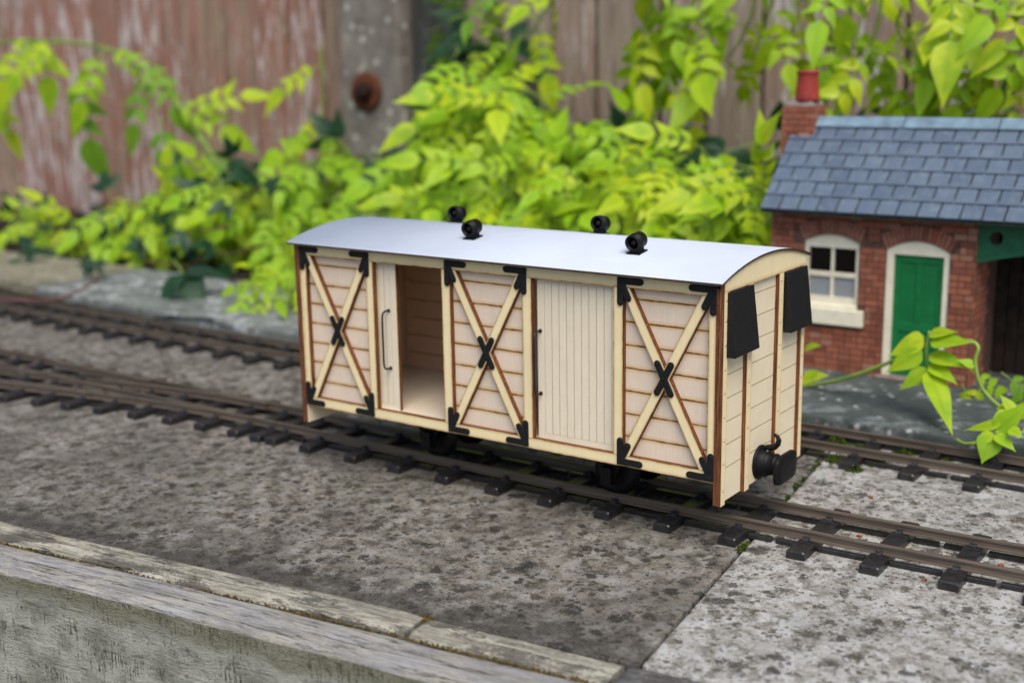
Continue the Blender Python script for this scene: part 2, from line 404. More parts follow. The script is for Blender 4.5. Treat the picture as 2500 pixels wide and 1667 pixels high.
M['slate_under'] = m_simple('roof_underlay', (.020, .028, .026), .8, .3, .2)
M['cream'] = m_simple('cream_paint', (.78, .73, .58), .5, .08, .12, .1, .6, .4)
M['green'] = m_simple('green_paint', (.006, .155, .045), .42, .18, .1, .12, .5, .45)
M['greendark'] = m_simple('dark_green_paint', (.010, .105, .048), .5, .25, .1, .12, .5, .4)
M['pot'] = m_simple('terracotta_pot', (.30, .035, .028), .6, .3, .12, .2, .5, .35)
M['capstone'] = m_simple('chimney_flaunching', (.22, .17, .155), .9, .3, .2, .6, .5, .2)
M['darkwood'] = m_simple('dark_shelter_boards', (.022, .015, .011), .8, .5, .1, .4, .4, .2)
def m_pane(name, col, rough):
    t = NT(name); return t.done(col, rough, None, .5)
M['pane_dark'] = m_pane('window_glass_dark', (.004, .004, .005), .12)
M['pane_pale'] = m_pane('window_glass_with_blind', (.27, .29, .31), .3)

def m_leaf(name, a, b, c, trans, rough=.45):
    t = NT(name); r = t.rand(); n = t.noise(t.co(.05, rand=True), 1.0, 3); f = t.noise(t.co(.5, rand=True), 1.0, 3)
    at_ = t.attr('scorch')     # 1 on the midrib
    col = t.mix(t.ramp(r, [(0, 0), (.55, .5), (1, 1)]), a, b)
    col = t.mix(t.ramp(n, [(.44, 0), (.66, .75)]), col, c)
    col = t.mix(t.ma('MULTIPLY', t.ramp(at_, [(.7, 0), (1, 1)]), .35), col, tuple(q * .6 for q in a))
    bsdf = t.n('ShaderNodeBsdfPrincipled', None, **{'Base Color': col, 'Roughness': rough, 'Specular IOR Level': .3})
    t.put(bsdf.inputs['Normal'], t.bump(f, .15, .4))
    tr = t.n('ShaderNodeBsdfTranslucent', None, Color=t.mix(.5, col, trans))
    mx = t.n('ShaderNodeMixShader', None, Fac=.34)
    t.t.links.new(bsdf.outputs[0], mx.inputs[1]); t.t.links.new(tr.outputs[0], mx.inputs[2])
    t.t.links.new(mx.outputs[0], t.out.inputs[0])
    return t.m
M['leaf'] = m_leaf('golden_leaf', (.31, .53, .015), (.56, .65, .020), (.19, .40, .014), (.42, .60, .015))
M['leaf_mid'] = m_leaf('green_leaf', (.13, .30, .018), (.21, .39, .020), (.09, .22, .014), (.24, .50, .02))
M['leaf_dark'] = m_leaf('dark_leaf', (.016, .060, .024), (.028, .085, .036), (.02, .05, .03), (.04, .12, .03), .38)
M['stem'] = m_simple('vine_stem', (.20, .30, .05), .55, .3, .05)
M['stem_red'] = m_simple('bramble_stem', (.12, .045, .04), .6, .4, .05)
M['moss'] = m_simple('moss', (.055, .080, .013), .95, .7, .3, .5, .8, .1)
M['drymoss'] = m_simple('dry_moss', (.13, .095, .035), .95, .6, .3, .5, .8, .1)
M['grit'] = m_simple('grit', (.10, .085, .07), .95, .7, .02, .4, .8, .1)
M['orange'] = m_simple('dead_leaf_scrap', (.34, .10, .03), .7, .4, .4, .3, .8, .3)

# ------------------------------------------------------------------ the setting
g = MB().add([(-9000, -9000, -230), (9000, -9000, -230), (9000, 9000, -230), (-9000, 9000, -230)], [(0, 1, 2, 3)])
tag(g.build('ground', M['earth']), kind='structure')

def grid_top(x0, x1, y0, y1, z, nx, ny, amp, seed, hole=None):
    r = random.Random(seed); ph = [(r.uniform(.01, .05), r.uniform(.01, .05), r.uniform(0, 6)) for _ in range(5)]
    vs = []; fs = []
    for j in range(ny + 1):
        for i in range(nx + 1):
            x = x0 + (x1 - x0) * i / nx; y = y0 + (y1 - y0) * j / ny
            vs.append((x, y, z + amp * sum(math.sin(a * x + b * y + c) for a, b, c in ph) / 3 + r.uniform(-.3, .3) * amp))
    for j in range(ny):
        for i in range(nx): a = j * (nx + 1) + i; fs.append((a, a + 1, a + nx + 2, a + nx + 1))
    return vs, fs
b = MB(); vs, fs = grid_top(-2600, 1600, 232, 1500, 6, 90, 36, 7, 3); b.add(vs, fs, smooth=True)
tag(b.build('soil_bed', M['soil']), kind='structure')

# the bed of concrete slabs: each slab a piece of the paving
def tpt(x, off):                                      # a point on the timber line, off = distance towards the track
    p = TA + td * ((x - TA.x) / td.x) + tn * off
    return (p.x, p.y)
def jx(y): return 305.3 - (y + 115.2) * (39.1 / 289.8)   # the joint between the two near slabs
paving = tag(empty('paving', (100, 60, 0)), kind='structure')
def slab(poly, mat, seed, z=0):
    r = random.Random(seed)
    b = MB(); b.prism(poly, lambda x, y: (x, y, z), lambda x, y: (x, y, z - 42))
    return b.build('slab', mat, paving, bevel=1.6, seg=2)
YB = 262
slab([tpt(-300, 0), (jx(-121), -122.2), (jx(YB) - .9, YB), (-334, YB)], M['slab_a'], 1)
slab([(jx(-121) + 1.6, -121.8), tpt(760, 2), (742, YB), (jx(YB) + .9, YB)], M['slab_b'], 2, .4)
slab([tpt(-1000, 0), tpt(-302, 0), (-336, YB), (-1000, YB)], M['slab_a'], 3)
slab([(-1700, -330), (-1002, -282), (-1002, YB), (-1700, YB)], M['slab_a'], 4)
b = MB(); b.box(-1720, 740, -110, YB + 20, -60, -44); tag(b.build('sub_base', M['soil']), kind='structure')

# weathered edging timbers
def timber(x0, x1, o0, o1, ztop, depth, mats, label, seed, taper=0.0):
    """a worn plank on edge along the timber line; o0/o1 offsets from the line"""
    r = random.Random(seed)
    org = tpt((x0 + x1) / 2, (o0 + o1) / 2)
    N = 60; vs = []; fs = []; mi = []
    prof = [(0, -depth), (0, -3.0), (.02, -1.0), (.08, 0), (.3, .2), (.55, .35), (.8, .15), (.93, -.1), (.985, -1.0), (1, -3.0), (1, -depth)]
    ph = [r.uniform(0, 6) for _ in range(6)]
    for i in range(N + 1):
        x = x0 + (x1 - x0) * i / N
        for k, (u, z) in enumerate(prof):
            wob = .5 * math.sin(x * .045 + ph[0]) + .35 * math.sin(x * .11 + ph[1]) + r.uniform(-.12, .12)
            off = o0 + (o1 - o0) * u + wob * (1 if u < .5 else .8)
            p = TA + td * ((x - TA.x) / td.x) + tn * off
            zz = ztop + z + .5 * math.sin(x * .02 + ph[2]) + r.uniform(-.12, .12)
            vs.append((p.x, p.y, zz if z > -depth else ztop - depth))
    n = len(prof)
    b = MB()
    for i in range(N):
        for k in range(n - 1):
            fs.append((i * n + k, (i + 1) * n + k, (i + 1) * n + k + 1, i * n + k + 1)); mi.append(1 if k == 0 else 0)
    fs.append(tuple(range(n))); mi.append(0); fs.append(tuple(range(N * n, (N + 1) * n))[::-1]); mi.append(0)
    b.v = vs; b.f = fs; b.mi = mi; b.sm = [len(f) == 4 for f in fs]; b.sc = [0.0] * len(vs)
    # local x along the timber, so that the grain follows it
    o = b.build('edging_timber', mats, None, origin=(org[0], org[1], ztop))
    a = math.atan2(td.y, td.x)
    o.data.transform(Matrix.Rotation(-a, 4, 'Z')); o.rotation_euler.z = a
    return tag(o, label, 'timber', 'weathered edging timbers')
timber(-420, 204, -20.6, -.4, .9, 190, [M['timber_b'], M['timber_front']], 'long lichened edging timber between the tan slab and front timber', 1)
timber(206, 300.5, -20.6, -1.2, .4, 190, [M['timber_b'], M['timber_front']], 'short pale edging timber with sawn end near the slab joint', 5)
timber(-420, 420, -47.0, -22.4, .2, 190, [M['timber_a'], M['timber_front']], 'foremost grey edging timber with mossy front face, lower left', 2)
timber(303.5, 760, -20.6, -.6, -.6, 190, [M['timber_c'], M['timber_front']], 'dark grey edging timber right of the sawn end, below the pale slab', 3)

# stone platform behind the rear track
plat = empty('stone_platform', (100, 310, 0)); tag(plat, 'low lichened stone platform running behind the rear track', 'platform')
def py0(x): return 222.5 - (x - 340) * .0175 + (0 if x > -430 else (-430 - x) * .075)
def pslab(x0, x1, mat, back, zt=14, seed=0, skew=0):
    r = random.Random(seed)
    n = max(2, int((x1 - x0) / 30)); poly = []
    for i in range(n + 1): x = x0 + (x1 - x0) * i / n; poly.append((x, py0(x) + r.uniform(-1, 1)))
    poly += [(x1 + skew, back), (x0 + skew, back)]
    b = MB(); b.prism(poly, lambda x, y: (x, y, zt), lambda x, y: (x, y, -2))
    return b.build('slab', mat, plat, bevel=2.0, seg=2)
pslab(-60, 640, M['plat_grey'], 470, 14, 1)
pslab(-665, -61.5, M['plat_white'], 402, 13.4, 2, 10)
pslab(-1120, -667, M['plat_yellow'], 395, 15.5, 3, 6)

# ------------------------------------------------------------------ tracks
def sweep_rail(path, parent, name='rail', zt=10.0, z0=5.0, endcap=True):
    prof = [(-1.9, 0), (1.9, 0), (1.9, .55), (.55, 1.05), (.5, 3.2), (1.15, 3.65), (1.15, 4.75), (.9, 5.0), (-.9, 5.0), (-1.15, 4.75), (-1.15, 3.65), (-.5, 3.2), (-.55, 1.05), (-1.9, .55)]
    n = len(prof); vs = []; fs = []
    for i, p in enumerate(path):
        a = path[max(i - 1, 0)]; c = path[min(i + 1, len(path) - 1)]
        d = Vector((c[0] - a[0], c[1] - a[1], 0)).normalized(); nn = Vector((-d.y, d.x, 0))
        for (u, z) in prof: vs.append((p[0] + nn.x * u, p[1] + nn.y * u, z0 + z * (zt - z0) / 5))
    for i in range(len(path) - 1):
        for k in range(n): fs.append((i * n + k, i * n + (k + 1) % n, (i + 1) * n + (k + 1) % n, (i + 1) * n + k))
    fs.append(tuple(range(n))); fs.append(tuple(range(n * (len(path) - 1), n * len(path))))
    b = MB(); b.add(vs, fs)
    return b.build(name, M['rail'], parent)

def curve(y_fn, x0, x1, step=12):
    n = max(2, int((x1 - x0) / step)); return [(x0 + (x1 - x0) * i / n, y_fn(x0 + (x1 - x0) * i / n)) for i in range(n + 1)]
def sleeper_mesh(length, seed):
    r = random.Random(seed); b = MB(); nx = 1; ny = 9
    w = 5.0
    vs = []; fs = []
    prof = [(-w, 0), (-w + .25, 4.2), (-w + .9, 4.75), (w - .9, 4.75), (w - .25, 4.2), (w, 0)]
    ys = [-length / 2, -length / 2 + .7] + [-length / 2 + length * k / 8 for k in range(1, 8)] + [length / 2 - .7, length / 2]
    n = len(prof)
    for i, y in enumerate(ys):
        e = i in (0, len(ys) - 1)
        for (x, z) in prof:
            vs.append((x + r.uniform(-.18, .18) - (.3 * (1 if x > 0 else -1) if e else 0), y, max(0, z - (.6 if e and z > 1 else 0) + (r.uniform(-.12, .12) if z > 1 else 0))))
    for i in range(len(ys) - 1):
        for k in range(n - 1): fs.append((i * n + k, i * n + k + 1, (i + 1) * n + k + 1, (i + 1) * n + k))
    fs.append(tuple(range(n))[::-1]); fs.append(tuple(range((len(ys) - 1) * n, len(ys) * n)))
    b.add(vs, fs)
    return b.mesh('sleeper', M['sleeper'])
def chair_mesh():
    b = MB()
    b.box(-3.4, 3.4, -5.6, 5.6, 4.5, 5.35)
    for s in (-1, 1):
        b.prism([(2.0, 5.0), (4.9, 5.0), (4.9, 6.0), (3.4, 7.1), (2.2, 7.1), (1.5, 6.4)], lambda y, z, s=s: (-1.7, s * y, z), lambda y, z, s=s: (1.7, s * y, z))
        b.lathe([(6.6, .75), (7.55, .75), (7.75, .4)], (0, s * 3.2, 0), 'z', 8)
    return b.mesh('rail_chair', M['sleeper'], bevel=.15)
CHAIR = chair_mesh()
SLEEPERS = {70: [sleeper_mesh(70, k) for k in range(5)]}
def strip_mesh(L): 
    b = MB(); b.box(-L / 2, L / 2, -1.5, 1.5, .1, 3.0); return b.mesh('tie_strip', M['sleeper'], bevel=.25)
STRIPS = {}
def tie_strip(parent, x0, x1, y0, y1):
    L = round(math.hypot(x1 - x0, y1 - y0)); 
    if L not in STRIPS: STRIPS[L] = strip_mesh(L)
    inst('tie_strip', STRIPS[L], parent, ((x0 + x1) / 2, (y0 + y1) / 2, 0), (0, 0, math.atan2(y1 - y0, x1 - x0)))

def plain_track(root, xs, yc, rails=True, x0=0, x1=1, half=16.8, gaps=()):
    sl = rnd
    if rails:
        for s in (-1, 1):
            sweep_rail([(x, y + 0) for x, y in curve(lambda x, s=s: yc(x) + s * half, x0, x1)], root)
    for i, x in enumerate(xs):
        a = math.atan((yc(x + 5) - yc(x - 5)) / 10)
        o = inst('sleeper', SLEEPERS[70][i % 5], root, (x, yc(x), .05), (0, 0, a + rnd.uniform(-.015, .015)))
        for s in (-1, 1):
            c = bpy.data.objects.new('rail_chair', CHAIR); C.objects.link(c); c.parent = o
            c.location = (0, s * half * K, 0)
        if i + 1 < len(xs):
            x2 = xs[i + 1]
            for s in (-1, 1):
                for (u0, u1) in ([(.16, .84)] if (i + (s > 0)) % 3 else [(.16, .5), (.58, .84)]):
                    xa, xb = x + (x2 - x) * u0, x + (x2 - x) * u1
                    tie_strip(root, xa, xb, yc(xa) + s * (half + 1.5), yc(xb) + s * (half + 1.5))

def yc_near(x): return 49.3 + (0 if x < 110 else (x - 110) ** 2 * 9.2e-5)
near = tag(empty('railway_track', (180, 49, 0)), 'near narrow gauge track the wooden van stands on', 'track', 'model railway tracks')
XJ = -62.0
plain_track(near, [-51 + 0, -19] + [19.5 + 36.9 * k for k in range(16)], yc_near, True, XJ + .4, 640)

rear = tag(empty('railway_track', (-100, 200, 0)), 'rear straight track running along the stone platform', 'track', 'model railway tracks')
def yc_rear(x): return 200.5 + (0 if x > -330 else (x + 330) ** 2 * 6e-5)
plain_track(rear, [-905 + 37.2 * k for k in range(41)], yc_rear, True, -930, 640)

turn = tag(empty('railway_turnout', (-230, 40, 0)), 'turnout with diverging rails at the left of the van', 'turnout')
def div(x): 
    u = max(0, -x - 62); return -u * u * 5.6e-4 if u < 175 else -(175 ** 2) * 5.6e-4 - (u - 175) * 2 * 175 * 5.6e-4
hN = 49.3 - 16.8; hF = 49.3 + 16.8
def div_y(x, s): return 49.3 + s * 16.8 + div(x) 
xs_turn = [-64.5, -86, -117.5, -148.5, -181.5, -213.5, -243.5, -273]
for i, x in enumerate(xs_turn + [-304 - 33 * k for k in range(9)]):
    lo = min(hN, div_y(x, -1)) - 19.5; hi = hF + 19.5
    L = round((hi - lo) / 2) * 2
    key = (L, i % 3)
    if key not in SLEEPERS: SLEEPERS[key] = sleeper_mesh(L, i + 40)
    if div(x) < -78:
        for (yc0, an) in ((49.3, 0), (49.3 + div(x), math.atan(-div(x - 5) / 5 * 0 + (div(x + 5) - div(x - 5)) / 10))):
            o = inst('sleeper', SLEEPERS[70][i % 5], turn, (x + (9 if yc0 == 49.3 else 0), yc0, .05 if yc0 == 49.3 else .12), (0, 0, an))
            for s in (-1, 1):
                c = bpy.data.objects.new('rail_chair', CHAIR); C.objects.link(c); c.parent = o; c.location = (0, s * 16.8 * K, 0)
        continue
    o = inst('sleeper', SLEEPERS[key], turn, (x, (lo + hi) / 2, .05), (0, 0, rnd.uniform(-.01, .01)))
    ys = {round(hF, 1), round(div_y(x, -1), 1)}
    if x < -175: ys |= {round(hN, 1), round(div_y(x, 1), 1)}
    for y in ys:
        c = bpy.data.objects.new('rail_chair', CHAIR); C.objects.link(c); c.parent = o; c.location = (0, (y - (lo + hi) / 2) * K, 0)
    if i + 1 < len(xs_turn):
        x2 = xs_turn[i + 1]
        tie_strip(turn, x - 6, x2 + 6, div_y(x, -1) - 1.5, div_y(x2, -1) - 1.5); tie_strip(turn, x - 6, x2 + 6, hF + 1.5, hF + 1.5)
sweep_rail(curve(lambda x: hF, -980, XJ - .4), turn)                                   # straight stock rail
sweep_rail(curve(lambda x: div_y(x, -1), -700, XJ - .4), turn)                         # curved stock rail
XF = -293
sweep_rail(curve(lambda x: hN + (1.9 * max(0, (x + 150) / 50) if x > -150 else 0), XF + 14, -104), turn, 'switch_blade')
sweep_rail(curve(lambda x: div_y(x, 1) - (1.9 * max(0, (x + 150) / 50) if x > -150 else 0), XF + 14, -104), turn, 'switch_blade')
sweep_rail(curve(lambda x: hN, -980, XF - 2), turn); sweep_rail(curve(lambda x: div_y(x, 1), -700, XF - 2), turn)
b = MB(); b.prism([(XF - 4, hN - 1.2 + 0), (XF + 18, hN - 1.0), (XF + 18, hN + 2.0), (XF - 4, hN + 1.4)], lambda x, y: (x, y, 9.6), lambda x, y: (x, y, 5)); b.build('frog', M['rail'], turn, bevel=.3)
sweep_rail(curve(lambda x: hF - 4.2, -350, -230), turn, 'check_rail'); sweep_rail(curve(lambda x: div_y(x, -1) + 4.2, -350, -230), turn, 'check_rail')

# ------------------------------------------------------------------ the wooden van
van = tag(empty('goods_van', (139.5, 50.5, 10)), 'unpainted plywood van with pale curved roof and open sliding door', 'railway van')

def offset_poly(poly, offs):
    n = len(poly); out = []
    L = []
    for i in range(n):
        a = Vector(poly[i]); b_ = Vector(poly[(i + 1) % n]); d = (b_ - a).normalized(); nn = Vector((-d.y, d.x))
        L.append((a + nn * offs[i], d))
    for i in range(n):
        p, d = L[i - 1]; q, e = L[i]
        den = d.x * e.y - d.y * e.x
        if abs(den) < 1e-6: out.append(tuple(q)); continue
        t = ((q.x - p.x) * e.y - (q.y - p.y) * e.x) / den
        out.append(tuple(p + d * t))
    return out
def ply(name, poly, face, thick, plane, mat, parent, free=None, inset=1.2, sc=1.0, edge=None):
    """a laser-cut piece: poly counter-clockwise seen from outside; the outline is scorched"""
    n = len(poly); free = free or [1] * n
    inner = offset_poly(poly, [inset if q else .001 for q in free])
    def P(p, d):
        if plane == 'side': return (p[0], face + d, p[1])          # outside is -y
        if plane == 'rear': return (p[0], face - d, p[1])          # outside is +y
        if plane == 'end': return (face - d, p[0], p[1])           # outside is +x
        if plane == 'endl': return (face + d, p[0], p[1])          # outside is -x
        if plane == 'top': return (p[0], p[1], face - d)
    b = MB()
    vs = [P(p, 0) for p in poly] + [P(p, 0) for p in inner]; scs = [sc] * n + [0.0] * n
    fs = [tuple(range(n, 2 * n))] + [(i, (i + 1) % n, (i + 1) % n + n, i + n) for i in range(n) if free[i]]
    # a vertex on an edge that is not free keeps the plain colour away from the corner
    b.add(vs, fs, 0, scs)
    b.add([P(p, thick) for p in poly], [tuple(range(n))[::-1]], 0, [0.0001] * n)
    b.add([P(p, 0) for p in poly] + [P(p, thick) for p in poly], [(i, i + n, (i + 1) % n + n, (i + 1) % n) for i in range(n)], 1, [.0001] * (2 * n))
    return b.build(name, [mat, edge or M['edge']], parent)
def rect(x0, x1, z0, z1): return [(x0, z0), (x1, z0), (x1, z1), (x0, z1)]

ZB, ZT = 38.3, 140.0          # frame bottom and top
ST = [(0, 4.2), (52.6, 58.0), (109.0, 115.0), (164.0, 170.0), (220.8, 226.4), (274.7, 278.9)]
LV = 278.9
YF = 1.0
def side_wall(plane, yf, parent_, detailed):
    pre = '' 
    for i, (a, c) in enumerate([(0, 58), (58, 109), (109, 170), (170, 220.8), (220.8, LV)]):
        pass
    ply('bottom_rail', rect(0, LV, ZB, 44.3), yf, 3.2, plane, M['frame'], van, [1, 0, 1, 0], 2.0)
    ply('top_rail', rect(0, LV, 132.8, ZT), yf, 3.2, plane, M['frame'], van, [1, 0, 1, 0], 2.4)
    for (a, c) in ST: ply('stile', rect(a, c, 44.3, 132.8), yf, 3.2, plane, M['frame'], van, [0, 1, 0, 1], 1.7)
side_wall('side', YF, van, True)
PL = [44.0 - 1.5] + [54.1 + 12.13 * k for k in range(7)] + [134.0]
bays = [(4.2, 52.6), (115.0, 164.0), (226.4, 274.7)]
BR = [(0, 55.5), (111.7, 167.2), (223.4, 278.9)]      # outer corners of the iron brackets
for (a, c), (b0, b1) in zip(bays, BR):
    for k in range(8):
        ply('plank', rect(a - 1.5, c + 1.5, PL[k] + .14, PL[k + 1] - .14), YF + 3.22, 1.4, 'side', M['plank'], van, [1, 0, 1, 0], 2.6, .97)
    # crossed braces, corner to corner
    x0, x1, z0, z1 = a, c, 44.3, 132.8
    w = 2.55
    def brace_poly(p, q, t0=0, t1=1, w=w):
        p = Vector(p); q = Vector(q); d = (q - p); L = d.length; d.normalize(); nn = Vector((-d.y, d.x)) * w
        A = p + d * (L * t0); B = p + d * (L * t1)
        return [tuple(A - nn), tuple(B - nn), tuple(B + nn), tuple(A + nn)]
    def clip(poly):
        out = poly
        for (ax, s, v) in ((0, 1, x0), (0, -1, x1), (1, 1, z0), (1, -1, z1)):
            res = []
            for i in range(len(out)):
                p, q = out[i], out[(i + 1) % len(out)]; ip = s * (p[ax] - v) >= -1e-9; iq = s * (q[ax] - v) >= -1e-9
                if ip: res.append(p)
                if ip != iq:
                    t = (v - p[ax]) / (q[ax] - p[ax]); res.append((p[0] + (q[0] - p[0]) * t, p[1] + (q[1] - p[1]) * t))
            out = [p for i, p in enumerate(res) if (Vector(p) - Vector(res[i - 1])).length > 1e-4]
        return out
    def freeflags(poly): return [0 if (abs(p[0] - q[0]) < 1e-4 or abs(p[1] - q[1]) < 1e-4) else 1 for p, q in zip(poly, poly[1:] + poly[:1])]
    P1 = clip(brace_poly((x0 + 1.3, z0 - .0), (x1 - 1.3, z1 + .0), -.05, 1.05))
    ply('brace', P1, YF, 3.2, 'side', M['frame'], van, freeflags(P1), 1.35)
    # the other brace in two halves that butt against the first
    c0 = Vector((x0 + 1.3, z1)); c1 = Vector((x1 - 1.3, z0)); dd = (c1 - c0).normalized(); L = (c1 - c0).length
    e = (Vector((x1 - 1.3, z1)) - Vector((x0 + 1.3, z0))).normalized(); n1 = Vector((-e.y, e.x)) * w
    nn = Vector((-dd.y, dd.x)) * w; ctr = (c0 + c1) / 2
    def hit(p, s):        # where the brace edge through p meets the edge of the first brace
        q = ctr + n1 * s; den = dd.x * e.y - dd.y * e.x
        t = ((q.x - p.x) * e.y - (q.y - p.y) * e.x) / den; return tuple(p + dd * t)
    sA = 1 if (n1.dot(c0 - ctr) > 0) else -1
    for (far, s) in ((c0, sA), (c1, -sA)):
        sg = -1 if far is c0 else 1
        f_ = far + dd * (sg * 3)
        q = [tuple(f_ - nn), hit(ctr - nn, s), hit(ctr + nn, s), tuple(f_ + nn)]
        if far is c1: q = [hit(ctr - nn, s), tuple(f_ - nn), tuple(f_ + nn), hit(ctr + nn, s)]
        q = clip(q)
        fl = freeflags(q)
        for i in range(len(q)):
            mid = (Vector(q[i]) + Vector(q[(i + 1) % len(q)])) / 2
            if abs(abs((mid - ctr).dot(n1) / w) - w) < .05 and abs((mid - ctr).dot(dd)) < 6: fl[i] = 0
        ply('brace', q, YF, 3.2, 'side', M['frame'], van, fl, 1.35)

# iron brackets
def capsule(p, q, w, n=6):
    p = Vector(p); q = Vector(q); d = (q - p).normalized(); nn = Vector((-d.y, d.x)); out = []
    for k in range(n + 1):
        a = -math.pi / 2 + math.pi * k / n; out.append(q + (d * math.cos(a) + nn * math.sin(a)) * w)
    for k in range(n + 1):
        a = math.pi / 2 + math.pi * k / n; out.append(p + (d * math.cos(a) + nn * math.sin(a)) * w)
    return [tuple(v) for v in out]
def bolt(b, x, z, y, r=.75):
    b.lathe([(0, r), (-.28, r * .95), (-.36, r * .6)], (x, y, z), 'y', 10)
def corner_bracket(cx, cz, sx, sz, ang):
    """cx, cz: the outer corner; sx, sz: towards the panel"""
    b = MB(); w = 1.75
    ox, oz = cx + sx * w, cz + sz * w
    h = (ox + sx * 11.6, oz); v = (ox, oz + sz * 11.2); dg = (ox + sx * 11.6 * math.cos(ang) * .86, oz + sz * 11.6 * math.sin(ang) * .86)
    ends = [h, v, dg]
    thk = [(YF - 1.02), (YF - 1.0), (YF - .98)]
    for e, y in zip(ends, thk):
        b.prism(capsule((ox, oz), e, w), lambda x, z, y=y: (x, y, z), lambda x, z: (x, YF - .004, z))
    b.prism(rect(min(cx, ox), max(cx, ox), min(cz, oz), max(cz, oz)), lambda x, z: (x, YF - .99, z), lambda x, z: (x, YF - .004, z))
    o = b.build('corner_bracket', M['black'], van, bevel=.18)
    for e in ends + [(ox, oz)]:
        bb = MB(); bolt(bb, e[0], e[1], YF - 1.0); bb.build('bolt_head', M['black'], o)
for (b0, b1), (a, c) in zip(BR, bays):
    an = math.atan2(88.5, c - a - 2.6)
    for (x, sx) in ((b0, 1), (b1, -1)):
        corner_bracket(x, 139.0 - .8, sx, -1, an); corner_bracket(x, 39.2, sx, 1, an)
    mx = (a + c) / 2; mz = 88.5; b = MB()
    for s, y in ((1, YF - 1.0), (-1, YF - .98)):
        d = Vector((math.cos(an) * 8.4, s * math.sin(an) * 8.4)); p = Vector((mx, mz))
        b.prism(capsule(tuple(p - d), tuple(p + d), 1.75), lambda x, z, y=y: (x, y, z), lambda x, z: (x, YF - .004, z))
    o = b.build('cross_bracket', M['black'], van, bevel=.18)
    for s in (1, -1):
        for q in (1, -1):
            bb = MB(); bolt(bb, mx + q * math.cos(an) * 8.2, mz + q * s * math.sin(an) * 8.2, YF - 1.0); bb.build('bolt_head', M['black'], o)
    bb = MB(); bolt(bb, mx, mz, YF - 1.0); bb.build('bolt_head', M['black'], o)

# sliding doors: vertical boards inside a plain border
def sliding_door(x0, x1, yf, label=None):
    root = empty('sliding_door', ((x0 + x1) / 2, yf, 44)); root.parent = van; root.location = (Vector(((x0 + x1) / 2, yf, 44)) - Vector((139.5, 50.5, 10))) * K
    if label: root['label'] = label
    z0, z1 = 43.0, 134.2
    bx0, bx1 = x0 + 4.6, x1 - 4.6
    ply('door_border', rect(x0, bx0, z0, z1), yf, 2.2, 'side', M['door'], root, [0, 0, 0, 1], .5, .8)
    ply('door_border', rect(bx1, x1, z0, z1), yf, 2.2, 'side', M['door'], root, [0, 1, 0, 0], 1.0, .9)
    ply('door_border', rect(bx0, bx1, z0, 47.4), yf, 2.2, 'side', M['door'], root, [0, 0, 0, 0], .3)
    ply('door_border', rect(bx0, bx1, 131.0, z1), yf, 2.2, 'side', M['door'], root, [0, 0, 0, 0], .3)
    n = 9; w = (bx1 - bx0) / n
    for k in range(n):
        ply('board', rect(bx0 + w * k + .09, bx0 + w * (k + 1) - .09, 47.4 + .08, 131.0 - .08), yf + .02, 1.6, 'side', M['door'], root, [1, 1, 1, 1], .3, .6)
    b = MB(); b.box(x0 + 1, x1 - 1, yf + 1.9, yf + 2.6, z0 + 1, z1 - 1); b.build('door_back', M['floor'], root)
    return root
d2 = sliding_door(171.5, 222.5, YF + 3.4)
d1 = sliding_door(22.0, 71.8, YF + 4.4, 'sliding door pushed open to the left')
for (x, d, yd) in ((65.6, d1, YF + 4.4), (173.4, d2, YF + 3.4)):
    pts = [(x, yd, 69.5), (x, yd - 3.5, 69.4), (x, yd - 5.2, 70.2), (x, yd - 6.0, 72), (x, yd - 6.2, 75), (x, yd - 6.2, 99), (x, yd - 6.0, 101.8), (x, yd - 5.2, 103.3), (x, yd - 3.5, 104.1), (x, yd, 104.0)]
    MB().tube(pts, .62, 8).build('handle', M['wire'], d)
    for z in (69.4, 104.0): 
        b = MB(); b.lathe([(0, 1.15), (-.5, 1.1), (-.7, .7)], (x, yd - .02, z), 'y', 10); b.build('handle_boss', M['wire'], d)

# ends
for (pl, face, inner_, s) in (('end', LV + 2.0, LV + .02, 1), ('endl', -2.0, -.02, -1)):
    y0, y1 = .35, 100.6
    n = 8
    zz = [27.2, 44.6] + [56.7 + 12.05 * k for k in range(7)] 
    zz = [27.2] + [44.6 + 12.02 * k for k in range(8)] + [139.0]
    for k in range(len(zz) - 1):
        pad = .0
        z_hi = zz[k + 1] - .12; z_lo = zz[k] + (.12 if k else 0)
        if k == len(zz) - 2: z_hi = 137.0
        ply('plank', rect(y0, y1, z_lo, z_hi), face, 1.98, pl, M['endp'], van, [1, 0, 1, 0], .35, .8)
    # a thin lining behind the planks
    b = MB(); xa = (LV - .55, LV - .02) if s > 0 else (.02, .55)
    b.box(xa[0], xa[1], 3.8, 97, 45, 136); b.build('end_lining', M['inner'], van)
    for (p0, p1) in ((y0, 5.2), (27.5, 33.2), (65.0, 70.6), (95.9, y1)):
        o = ply('end_post', rect(p0, p1, 27.0, 135.3), face + s * 2.2, 2.18, pl, M['frame'], van, [1, 1, 0, 1], 1.2, .78)
        for z in (131.4, 121.3, 109.3, 97.2, 85.1, 73.1, 61.0, 49.1, 34.8):
            bb = MB(); cc = (face + s * 2.2, (p0 + p1) / 2, z); bb.lathe([(0, .92), (s * .04, .92)], cc, 'x', 14, 1); bb.lathe([(0, .66), (s * .1, .64)], cc, 'x', 14, 0); bb.build('rivet', [M['frame'], M['scorchring']], o)
    # arched head board
    R = 182.0
    def zr(y): return 148.0 - (R - math.sqrt(max(0, R * R - (y - 50.5) ** 2)))
    arch = [(y0, 135.3), (y1, 135.3)] + [(y1 - (y1 - y0) * k / 20, zr(y1 - (y1 - y0) * k / 20) - .05) for k in range(21)]
    arch2 = arch if s > 0 else arch
    ply('arch_board', arch2, face + s * 2.25, 2.2, pl, M['frame'], van, None, 2.4, .9)

